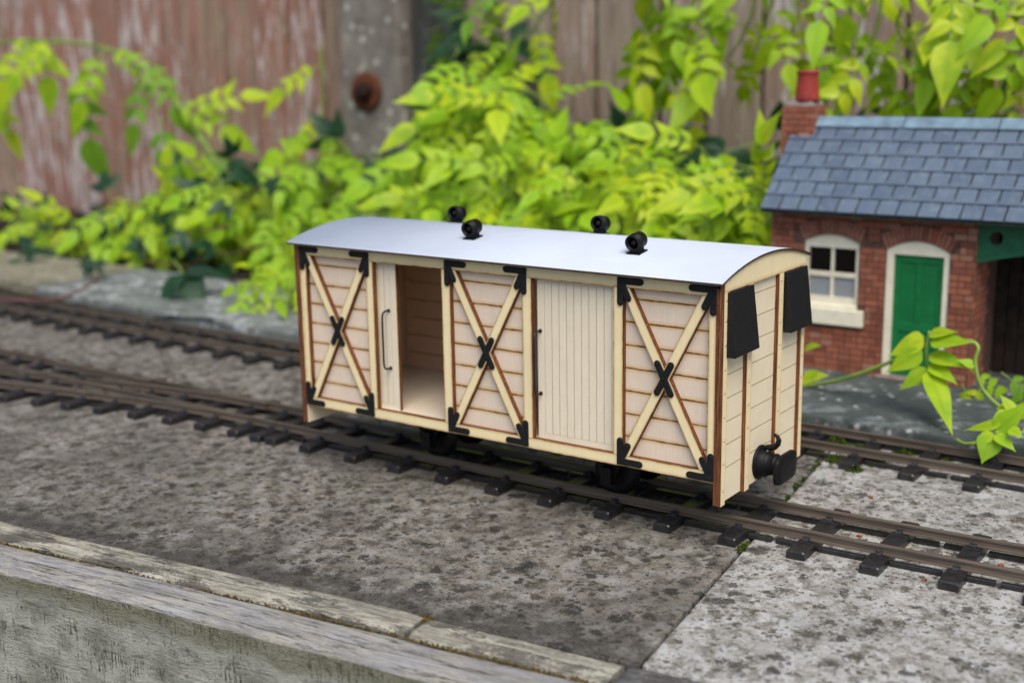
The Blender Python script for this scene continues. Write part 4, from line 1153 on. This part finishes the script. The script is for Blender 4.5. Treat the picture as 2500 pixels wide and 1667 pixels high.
def orient(d, n):
    d = d.normalized(); s = n.cross(d).normalized(); n = d.cross(s).normalized()
    return Matrix((d, s, n)).transposed()
def bez(pts, n):
    """smooth curve through points"""
    pts = [Vector(p) for p in pts]; P = [pts[0] * 2 - pts[1]] + pts + [pts[-1] * 2 - pts[-2]]; out = []
    m_ = len(pts) - 1
    for k in range(n + 1):
        u = k / n * m_; i = min(int(u), m_ - 1); t = u - i
        a, b_, c, d = P[i], P[i + 1], P[i + 2], P[i + 3]
        out.append(.5 * ((2 * b_) + (c - a) * t + (2 * a - 5 * b_ + 4 * c - d) * t * t + (3 * b_ - a - 3 * c + d) * t ** 3))
    return out

class Plant:
    def __init__(self, name, label, cat, loc, group=None, seed=1):
        self.root = tag(empty(name, loc), label, cat, group); self.r = random.Random(seed); self.leaves = []; self.stem = M['stem']
    def shoot(self, pts, r0=1.6, spacing=26, size=1.0, start=.12, meshes=LEAF, bases=LEAFB, hang=.5, face=.75, tip=True, every=1.0):
        r = self.r
        L = sum((Vector(p) - Vector(q)).length for p, q in zip(pts, pts[1:])); n = max(8, int(L / 9))
        c = bez(pts, n)
        MB().tube(c, [r0 * (1 - .55 * k / n) for k in range(n + 1)], 6).build('stem', self.stem, self.root)
        d = L * start; k = 0
        while d < L:
            i = min(n - 1, int(d / L * n)); p = c[i]; t = (c[i + 1] - c[i]).normalized()
            up = Vector((0, 0, 1))
            a1 = t.cross(up); a1 = a1.normalized() if a1.length > .1 else Vector((1, 0, 0)); a2 = t.cross(a1)
            ph = (k % 2) * math.pi / 2 + r.uniform(-.4, .4)
            s0 = a1 * math.cos(ph) + a2 * math.sin(ph)
            for s in (-1, 1):
                if r.random() > every: continue
                dr = s0 * s * r.uniform(.5, 1.1) + t * r.uniform(-.1, .6) + up * -r.uniform(hang * .2, hang * 1.6) + TOCAM * r.uniform(-.1, .6) + RX * r.uniform(-.35, .35)
                nn = up * r.uniform(.35, .9) + TOCAM * face * r.uniform(.5, 1.3) + Vector((r.uniform(-.6, .6), r.uniform(-.6, .6), 0))
                self.leaves.append((p.copy(), dr, nn, size * r.uniform(.72, 1.12), r.randrange(len(meshes)), meshes, bases))
            d += spacing * r.uniform(.75, 1.3); k += 1
        if tip:
            self.leaves.append((c[-1], (c[-1] - c[-2]).normalized() - Vector((0, 0, hang * .5)), Vector((0, 0, .5)) + TOCAM * face, size * r.uniform(.8, 1.1), r.randrange(len(meshes)), meshes, bases))
    def leaf(self, p, d, n, size, idx, meshes=LEAF, bases=LEAFB): self.leaves.append((Vector(p), Vector(d), Vector(n), size, idx, meshes, bases))
    def finish(self, limit=285, clear=None):
        if clear:
            def px(p):
                q = p - CAM; k = FPX * 2352 / 2500 / q.dot(RF); return 1176 + q.dot(RX) * k, 784 + q.dot(RD) * k
            self.leaves = [l for l in self.leaves if not any(x0 < u < x1 and v < y1 for (u, v) in (px(l[0]), px(l[0] + l[1].normalized() * 50 * l[3])) for (x0, x1, y1) in clear)]
        self.leaves.sort(key=lambda q: (q[0] - CAM).dot(RF))
        rest = {}
        for j, (p, d, n, s, i, meshes, bases) in enumerate(self.leaves):
            Rm = orient(d, n)
            if j < limit: inst('leaf', meshes[i], self.root, p, Rm @ Matrix.Diagonal((s, s, s)))
            else:
                key = id(meshes); b, mats = rest.setdefault(key, (MB(), list(meshes[0].materials))); src = bases[i]
                o = len(b.v); b.v += [tuple(Rm @ (Vector(q) * s) + p) for q in src.v]; b.f += [tuple(q + o for q in f) for f in src.f]; b.mi += src.mi; b.sm += src.sm; b.sc += src.sc
        for b, mats in rest.values(): tag(b.build('leaves', mats, self.root), kind='stuff')

def inpoly(x, y, P):
    c = False
    for i in range(len(P)):
        (x0, y0), (x1, y1) = P[i], P[i - 1]
        if (y0 > y) != (y1 > y) and x < (x1 - x0) * (y - y0) / (y1 - y0) + x0: c = not c
    return c
def mass(pl, poly, n, yr, size=1.0, length=(70, 130), dirp=(0, 1), seed=1, **kw):
    """shoots whose tips fill a region of the bed between two depths"""
    r = random.Random(seed); xs = [p[0] for p in poly]; ys = [p[1] for p in poly]; k = 0
    while k < n:
        x, y = r.uniform(min(xs), max(xs)), r.uniform(min(ys), max(ys))
        if not inpoly(x, y, poly): continue
        Y = r.uniform(*yr); tip = at(x, y, Y=Y); L = r.uniform(*length)
        back = Vector((r.uniform(-.6, .6) + dirp[0], r.uniform(.2, .9), -r.uniform(.35, 1.0) * dirp[1])).normalized()
        base = tip + back * L; base.z = max(base.z, 4)
        mid = (tip + base) / 2 + Vector((0, 0, L * r.uniform(.12, .3)))
        pl.shoot([base, mid, tip], r0=1.3, size=size, start=.2, **kw); k += 1

# centre bush of golden jasmine behind the van
bush = Plant('jasmine_bush', 'dense lime golden jasmine bush directly behind the van roof', 'bush', (-260, 520, 5), 'golden jasmine', 3)
SH = dict(spacing=31, hang=1.0, face=1.0)
mass(bush, [(600, 480), (660, 420), (740, 440), (905, 420), (960, 320), (1020, 250), (1150, 260), (1260, 320), (1400, 335), (1500, 360), (1560, 400), (1540, 540), (1200, 580), (900, 590), (640, 600)], 66, (430, 590), 1.14, (80, 140), seed=5, **SH)
mass(bush, [(1020, 250), (1060, 190), (1130, 200), (1160, 270)], 4, (500, 560), 1.3, seed=6, **SH)
mass(bush, [(640, 590), (720, 560), (1000, 570), (1000, 620), (700, 640)], 7, (420, 470), 1.12, seed=7, **SH)
mass(bush, [(985, 250), (1010, 160), (1060, 110), (1130, 120), (1190, 200), (1230, 270)], 6, (520, 600), 1.2, (70, 120), seed=41, **SH)
mass(bush, [(1240, 300), (1330, 270), (1460, 290), (1540, 330), (1500, 360)], 5, (520, 600), 1.15, (60, 110), seed=42, **SH)
mass(bush, [(640, 440), (680, 340), (740, 300), (765, 380)], 5, (540, 620), 1.1, (60, 110), seed=43, **SH)
mass(bush, [(640, 500), (960, 400), (1500, 400), (1500, 560), (700, 590)], 12, (500, 610), 1.05, (70, 120), seed=44, meshes=LEAFG, bases=LEAFB[:6], **SH)
bush.finish(clear=[(772, 925, 318)])
# bush between the van and the station building
b2 = Plant('jasmine_bush', 'lime golden jasmine bush at the left gable of the brick building', 'bush', (60, 480, 5), 'golden jasmine', 4)
mass(b2, [(1500, 420), (1570, 340), (1640, 310), (1700, 380), (1745, 440), (1740, 560), (1500, 570)], 26, (400, 510), 1.06, seed=8, **SH)
b2.finish()
# vines hanging over the fence above the building
b3 = Plant('jasmine_vine', 'golden jasmine vine hanging over the fence above the slate roof', 'vine', (80, 650, 300), 'golden jasmine', 5)
for pts, Y in (([(1760, -140), (1730, 20), (1690, 110), (1650, 150)], 600), ([(1860, -130), (1830, -20), (1835, 40)], 590), ([(1990, -100), (1960, 0), (1945, 80), (1990, 140)], 540), ([(2110, -120), (2085, -10), (2060, 60), (2100, 130)], 540),
               ([(2250, -120), (2210, 0), (2180, 90)], 560), ([(2420, -60), (2330, 50), (2230, 70), (2150, 60)], 550), ([(2430, 30), (2360, 100), (2300, 140)], 550), ([(1930, -60), (1905, 60), (1925, 140)], 530), ([(2030, -80), (2020, 40), (2000, 120), (2040, 180)], 520), ([(2200, -60), (2150, 60), (2170, 150)], 520), ([(2330, -60), (2270, 60), (2260, 150)], 530), ([(1790, -90), (1770, 20), (1740, 100)], 590), ([(2380, 60), (2330, 150), (2310, 200)], 530)):
    b3.shoot([at(x, y, Y=Y + 8 * i) for i, (x, y) in enumerate(pts)], 1.9, 48, 1.25, .1, hang=.75, face=1.0, every=.9)
b3.finish()
# tall sprays left of that
b4 = Plant('jasmine_vine', 'tall golden jasmine sprays hanging beside the fence boards, right of centre', 'vine', (-20, 640, 300), 'golden jasmine', 6)
for pts, Y in (([(1560, -160), (1545, -40), (1530, 40)], 600), ([(1620, 60), (1560, 140), (1520, 200), (1480, 250)], 590), ([(1600, -120), (1590, 20), (1560, 90)], 600), ([(1480, -140), (1500, -10), (1480, 60)], 610)):
    b4.shoot([at(x, y, Y=Y) for x, y in pts], 1.9, 42, 1.4, .1, hang=1.1)
b4.finish()
# spray at the top centre
b5 = Plant('jasmine_vine', 'green jasmine spray hanging beside the concrete post, top centre', 'vine', (-420, 690, 340), 'golden jasmine', 7)
for pts, Y in (([(1200, -140), (1120, 0), (1030, 50), (985, 75)], 630),):
    b5.shoot([at(x, y, Y=Y) for x, y in pts], 1.8, 52, 1.4, .3, meshes=LEAFG, bases=LEAFB[:6], hang=.5)
for pts, Y in (([(1310, -120), (1265, 0), (1200, 90), (1080, 105)], 610),):
    b5.shoot([at(x, y, Y=Y) for x, y in pts], 1.8, 50, 1.1, .3, hang=.4, every=.8)
b5.finish(clear=[(772, 925, 318)])
# arching spray at the left
b6 = Plant('jasmine_vine', 'arching golden jasmine spray in front of red fence, upper left', 'vine', (-640, 560, 30), 'golden jasmine', 8)
ARC = [at(x, y, Y=575) for x, y in [(520, 420), (470, 330), (420, 255), (340, 165), (250, 115), (120, 95), (-60, 100)]]
MB().tube(bez(ARC, 40), [4.6 - .07 * k for k in range(41)], 8).build('stem', M['stem'], b6.root)
for (px, py, dx, dy, s, i, g_) in ((180, 165, .12, 1, 2.1, 0, 1), (330, 135, .5, .7, 1.6, 1, 1), (60, 100, -.35, .8, 1.8, 2, 0), (370, 270, .05, 1, 1.9, 3, 1), (430, 250, .9, -.35, 1.5, 4, 0), (240, 115, -.4, 1, 1.6, 5, 0), (140, 95, -.7, .5, 1.6, 1, 0), (10, 130, -.2, 1, 1.6, 3, 0), (400, 230, .9, .5, 1.6, 0, 0), (470, 330, .7, .8, 1.5, 2, 1), (340, 165, -.3, .9, 1.5, 4, 1), (450, 320, -.5, 1, 1.5, 1, 1), (20, 90, .6, .2, 1.4, 5, 0), (250, 110, .8, .5, 1.3, 3, 0), (490, 360, .3, 1, 1.4, 0, 1), (-20, 200, .3, .6, 1.5, 4, 0), (100, 95, .2, 1, 1.5, 2, 0)):
    b6.leaf(at(px, py, Y=562), RX * dx + RD * dy - RF * .25, TOCAM + Vector((0, 0, .6)) + RX * (.4 * ((i % 3) - 1)), s, i, LEAFG if g_ else LEAF, LEAFB)
b6.finish()
b7 = Plant('jasmine_vine', 'golden jasmine sprigs climbing just left of the concrete post', 'vine', (-650, 650, 60), 'golden jasmine', 9)
MB().tube(bez([at(x, y, Y=640) for x, y in [(740, 470), (735, 330), (742, 220), (738, 110)]], 24), 1.6, 6).build('stem', M['stem'], b7.root)
for (px, py, dx, dy, s, i) in ((738, 150, -.9, .5, 1.25, 0), (738, 120, .3, .2, .7, 1), (740, 260, -.5, .7, 1.0, 2), (735, 300, -.9, .4, 1.2, 3), (735, 340, .5, .7, .9, 4), (735, 360, -.7, .8, 1.2, 5)):
    b7.leaf(at(px, py, Y=632), RX * dx + RD * dy - RF * .2, TOCAM + Vector((0, 0, .7)), s, i, LEAF, LEAFB)
b7.finish(clear=[(775, 925, 318)])
# low mixed growth at the left
b8 = Plant('jasmine_bush', 'low straggling golden jasmine behind the platform, left edge', 'bush', (-640, 470, 5), 'golden jasmine', 10)
mass(b8, [(250, 470), (330, 440), (450, 420), (540, 430), (600, 470), (560, 530), (300, 540), (220, 520)], 24, (440, 540), 1.02, seed=20, **SH)
mass(b8, [(-20, 520), (80, 500), (190, 520), (160, 540), (0, 540)], 5, (450, 520), 1.0, seed=21, **SH)
mass(b8, [(240, 520), (340, 500), (340, 550), (260, 550)], 4, (420, 450), 1.0, seed=22, **SH)
b8.finish()
# dark bramble
b9 = Plant('bramble', 'dark green bramble trailing over the platform stones, left', 'bramble', (-600, 440, 8), None, 11); b9.stem = M['stem_red']
for pts, Y in (([(600, 430), (480, 480), (330, 500), (200, 560)], 470), ([(520, 520), (420, 540), (330, 560), (220, 580), (150, 600)], 430), ([(620, 560), (540, 580), (470, 590), (420, 620)], 420), ([(330, 470), (250, 470), (150, 500), (40, 540)], 470), ([(160, 540), (80, 590), (20, 640)], 420), ([(640, 420), (560, 380), (500, 360), (440, 350)], 520)):
    b9.shoot([at(x, y, Y=Y) for x, y in pts], 1.3, 48, .95, .15, meshes=DARK, bases=DARKB, hang=.35, every=.75)
c = [at(x, y, Z=z) for x, y, z in [(330, 600, 22), (420, 612, 18), (500, 630, 17), (560, 660, 16)]]
MB().tube(bez(c, 14), 1.1, 6).build('stem', M['stem_red'], b9.root)
c = [at(x, y, Z=z) for x, y, z in [(-60, 690, 14), (60, 690, 13), (150, 682, 15), (230, 640, 26)]]
MB().tube(bez(c, 16), 1.5, 6).build('stem', M['stem_red'], b9.root)
for (px, py, Y, qx, qy, Y2, i) in ((218, 572, 325, 186, 640, 300, 0), (80, 552, 375, 62, 600, 340, 2), (0, 590, 345, 20, 636, 305, 1), (398, 598, 325, 458, 672, 275, 1), (205, 590, 325, 240, 628, 318, 3)):
    p = at(px, py, Y=Y); d = at(qx, qy, Y=Y2) - p
    b9.leaf(p, d, TOCAM * .8 + Vector((0, 0, .8)), d.length / 64, i, DARK, DARKB)
for (px, py, dx, dy, s, i) in ((420, 520, 1, .2, 1.1, 4), (500, 350, .8, .6, 1.3, 5), (590, 400, .6, .4, 1.0, 4), (330, 440, .5, .8, 1.1, 0), (470, 540, .6, .6, 1.2, 1)):
    b9.leaf(at(px, py, Y=500), RX * dx + RD * dy, TOCAM * .8 + Vector((0, 0, .8)), s, i, DARK, DARKB)
b9.finish()
# dark ivy mass added deep behind the bushes to darken the gaps
b10 = Plant('gap_darkening_ivy', 'dark green ivy leaves added to darken the gaps behind the jasmine', 'ivy', (-250, 640, 5), None, 12); b10.stem = M['stem_red']
mass(b10, [(560, 430), (760, 380), (950, 250), (1000, 60), (1130, 40), (1200, 240), (1520, 330), (1770, 330), (1800, 560), (560, 600)], 34, (610, 690), 1.25, (80, 140), seed=30, meshes=DARK, bases=DARKB, hang=.4)
mass(b10, [(0, 560), (0, 480), (560, 430), (620, 560), (600, 590)], 14, (520, 640), 1.1, (60, 110), seed=31, meshes=DARK, bases=DARKB, hang=.4)
mass(b10, [(1820, 200), (2000, 60), (2352, 120), (2352, 280), (1900, 260)], 3, (640, 690), 1.1, (60, 110), seed=32, meshes=DARK, bases=DARKB, hang=.4)
b10.finish(120, clear=[(772, 925, 318)])
# sprig hanging over the platform left of the van
b11 = Plant('jasmine_sprig', 'lime jasmine sprig drooping onto the platform beside the van', 'vine', (-330, 420, 14), 'golden jasmine', 13)
b11.shoot([at(700, 540, Y=430), at(680, 590, Y=370), at(640, 630, Y=325), at(590, 668, Y=296)], 1.3, 24, .8, .25, hang=.12)
b11.shoot([at(760, 540, Y=430), at(730, 600, Y=360), at(690, 650, Y=310), at(640, 680, Y=292)], 1.3, 24, .8, .25, hang=.12)
b11.finish()
# the trailing spray in front of the building
b12 = Plant('jasmine_sprig', 'sharp lime jasmine sprig trailing across the platform before the green door', 'vine', (250, 300, 14), 'golden jasmine', 14)
Yd = 275
def sp(x, y, Y=Yd): return at(x, y, Y=Y)
MB().tube(bez([sp(1760, 905, 300), sp(1850, 887, 290), sp(1930, 872, 280), sp(2010, 845, 275), sp(2080, 815, 270), sp(2125, 790, 265)], 30), [1.45] * 20 + [1.25] * 11, 8).build('stem', M['stem'], b12.root)
MB().tube(bez([sp(2135, 760, 262), sp(2128, 800, 262), sp(2130, 845, 262)], 12), 1.0, 8).build('stem', M['stem'], b12.root)
MB().tube(bez([sp(2210, 782, 258), sp(2235, 785, 256), sp(2247, 800, 255), sp(2240, 830, 255), sp(2250, 880, 254), sp(2275, 915, 252), sp(2305, 940, 250)], 34), 1.25, 8).build('stem', M['stem'], b12.root)
MB().tube(bez([sp(2195, 1008, 216), sp(2220, 1018, 214), sp(2262, 1012, 212)], 10), .9, 8).build('stem', M['stem'], b12.root)
def single(px, py, qx, qy, Y, W, fold=.2, tw=.0, curl=.1, Y2=None):
    """one big leaflet from base to tip"""
    p = sp(px, py, Y); q = sp(qx, qy, Y2 if Y2 else Y - 8); d = q - p; L = d.length
    b = MB(); nn = (TOCAM + Vector((0, 0, .55)) + RX * tw)
    leaflet(b, p, d, nn, L * 1.03, W * 1.22, curl, fold, random.Random(int(px)), 10)
    b.build('leaflet', [M['leaf'], M['stem']], b12.root)
single(2122, 772, 2062, 795, 265, 6.0, .3); single(2122, 778, 2040, 818, 262, 8.0, .2); single(2118, 806, 2035, 855, 258, 8.8, .15)
single(2135, 768, 2195, 760, 262, 5.5, .25); single(2137, 785, 2230, 782, 258, 7.6, .2); single(2134, 815, 2222, 838, 258, 7.4, .15)
single(2128, 845, 2070, 900, 256, 6.6, .15); single(2133, 838, 2205, 872, 256, 6.6, .15); single(2132, 850, 2192, 992, 254, 9.6, .18, .1, .05, Y2=226)
single(2296, 930, 2338, 945, 238, 6.2, .1); single(2300, 975, 2212, 985, 214, 4.0, .3, Y2=214); single(2285, 990, 2362, 930, 214, 8.0, .15, Y2=216)
single(2318, 945, 2275, 985, 226, 5.5, .15, Y2=214); single(2282, 995, 2236, 1022, 212, 4.6, .15, Y2=206); single(2280, 998, 2252, 1062, 212, 9.2, .15, Y2=203); single(2286, 996, 2334, 1032, 212, 5.4, .15, Y2=206); single(2330, 950, 2400, 930, 222, 6, .2, Y2=220)
MB().tube(bez([sp(2300, 936, 246), sp(2318, 945, 236), sp(2308, 972, 222), sp(2285, 996, 212)], 12), 1.1, 8).build('stem', M['stem'], b12.root)
single(2350, 985, 2420, 1000, 214, 6.0, .15, Y2=214); single(2318, 985, 2352, 1000, 212, 4.6, .15, Y2=208); single(2330, 948, 2296, 905, 232, 4.6, .2, Y2=232); single(2240, 842, 2200, 822, 254, 4.0, .2, Y2=250)
single(1850, 800, 1882, 792, 300, 4.5, .2); single(1840, 870, 1898, 862, 300, 7.5, .2); single(1845, 900, 1872, 925, 300, 4.0, .2)
b12.finish()
b13 = Plant('jasmine_sprig', 'jasmine leaves low at the shelter opening, right edge', 'vine', (330, 335, 14), 'golden jasmine', 15)
for (px, py, dx, dy, s, i) in ((2230, 850, .7, .5, .7, 0), (2300, 855, .8, .6, .8, 1), (2260, 880, -.5, .8, .6, 2), (2340, 870, .2, 1, .8, 3), (2210, 880, .3, .7, .55, 4)):
    b13.leaf(at(px, py, Y=322), RX * dx + RD * dy, TOCAM + Vector((0, 0, .6)), s, i, LEAFG if i % 2 else LEAF, LEAFB)
b13.finish()

# ------------------------------------------------------------------ small things
b = MB(); r = random.Random(44)
def moss_clump(x, y, z, R, h, n):
    for _ in range(n):
        a = r.uniform(0, 6.28); q = R * math.sqrt(r.random()); px, py = x + q * math.cos(a), y + q * math.sin(a)
        hh = h * (1 - (q / R) ** 2 * .8) * r.uniform(.5, 1.1); s = r.uniform(.35, .8); t = r.uniform(0, 3.14)
        dx, dy = s * math.cos(t), s * math.sin(t); ex, ey = r.uniform(-.7, .7), r.uniform(-.7, .7)
        b.add([(px - dx, py - dy, z), (px + dx, py + dy, z), (px + dx * .7 + ex, py + dy * .7 + ey, z + hh), (px - dx * .7 + ex, py - dy * .7 + ey, z + hh)], [(0, 1, 2, 3)])
for k in range(40):
    y = 76 + k * 2.9 + r.uniform(-2, 2)
    if math.sin(y * .16) + math.sin(y * .37 + 1) > -.5: moss_clump(jx(y) + r.uniform(-2, 2), y, 0, r.uniform(.7, 2.0), r.uniform(.6, 1.5), 22)
for (x, y, R_, h) in ((282, 205, 10, 6), (262, 214, 9, 5), (296, 188, 8, 5), (276, 180, 9, 5), (305, 216, 8, 4), (252, 190, 10, 5), (318, 200, 6, 4), (238, 203, 9, 5), (290, 168, 6, 4), (330, 221, 8, 3)):
    moss_clump(x, y, 0, R_, h, 260)
for k in range(10): moss_clump(jx(14 + k * 1.3) + r.uniform(-1.2, 1.2), 14 + k * 1.3, 0, 1.4, 1.5, 24)
for k in range(60):
    x = -600 + k * 16; moss_clump(x + r.uniform(-6, 6), py0(x) - 2.5, 0, 5, r.uniform(2, 5), 40)
tag(b.build('moss', M['moss']), 'green moss growing in the slab joint and beside the rails', 'moss', kind='stuff')
for (cx_, cy_, lab) in ((848, 1050, 'orange leaf scrap between the rails right of the van'), (940, 725, 'tiny orange scrap on the pale slab between both tracks'), (1385, 1412, 'orange scrap in front of the near rail on pale slab'), (2025, 1290, 'orange scrap beside the near track, right edge')):
    p = at((1850 + cx_ * .29332) / 2500 * 2352, (1000 + cy_ * .29332) / 2500 * 2352, Z=1.0)
    bb = MB(); rr = random.Random(int(cx_)); n_ = 8
    vs = [(p.x + (1.9 if k % 2 else 1.4) * rr.uniform(.8, 1.2) * math.cos(6.283 * k / n_), p.y + 1.0 * math.sin(6.283 * k / n_), .9 + rr.uniform(0, .9)) for k in range(n_)]
    bb.add(vs + [(v[0], v[1], v[2] - .4) for v in vs], [tuple(range(n_)), tuple(range(2 * n_ - 1, n_ - 1, -1))] + [(k, (k + 1) % n_, (k + 1) % n_ + n_, k + n_) for k in range(n_)])
    tag(bb.build('leaf_scrap', M['orange'], None, origin=(p.x, p.y, .5)), lab, 'leaf scrap', 'orange scraps on the slabs')
b = MB()
for k in range(420):
    x = -150 + k * 1.1; p = tpt(x, -21.6 + r.uniform(-.5, .5)); moss_clump(p[0], p[1], -2.6, 1.5, r.uniform(2.2, 3.4), 14)
mp = tpt(204, -4); moss_clump(mp[0], mp[1], 0, 5, 2.0, 220); mp = tpt(199, -7); moss_clump(mp[0], mp[1], .6, 3, 1.2, 80)
tag(b.build('dry_moss', M['drymoss']), 'brown dry moss filling the joint between the edging timbers', 'moss', kind='stuff')
# grit and crumbs on the slabs
b = MB(); r = random.Random(71)
def crumb(x, y, z, q):
    vs = [(x + q * r.uniform(-1, 1), y + q * r.uniform(-1, 1), z + q * r.uniform(0, .3)) for _ in range(3)] + [(x, y, z + q * r.uniform(.5, 1.1))]
    b.add(vs, [(0, 1, 3), (1, 2, 3), (2, 0, 3)])
for _ in range(900):
    x = r.uniform(-330, 470); k = r.random()
    if k < .45: y = yc_near(x) + r.gauss(0, 26)
    elif k < .7: y = 200 + r.gauss(0, 22)
    elif k < .85: p = tpt(x, abs(r.gauss(0, 9))); y = p[1]
    else: y = r.uniform(-110, 150)
    p = tpt(x, 1)
    if y < p[1]: continue
    crumb(x, y, .2, r.uniform(.25, .75) if r.random() < .93 else r.uniform(.8, 1.4))
tag(b.build('grit', M['grit']), 'fine grit and crumbs lying on the concrete slabs', 'grit', kind='stuff')
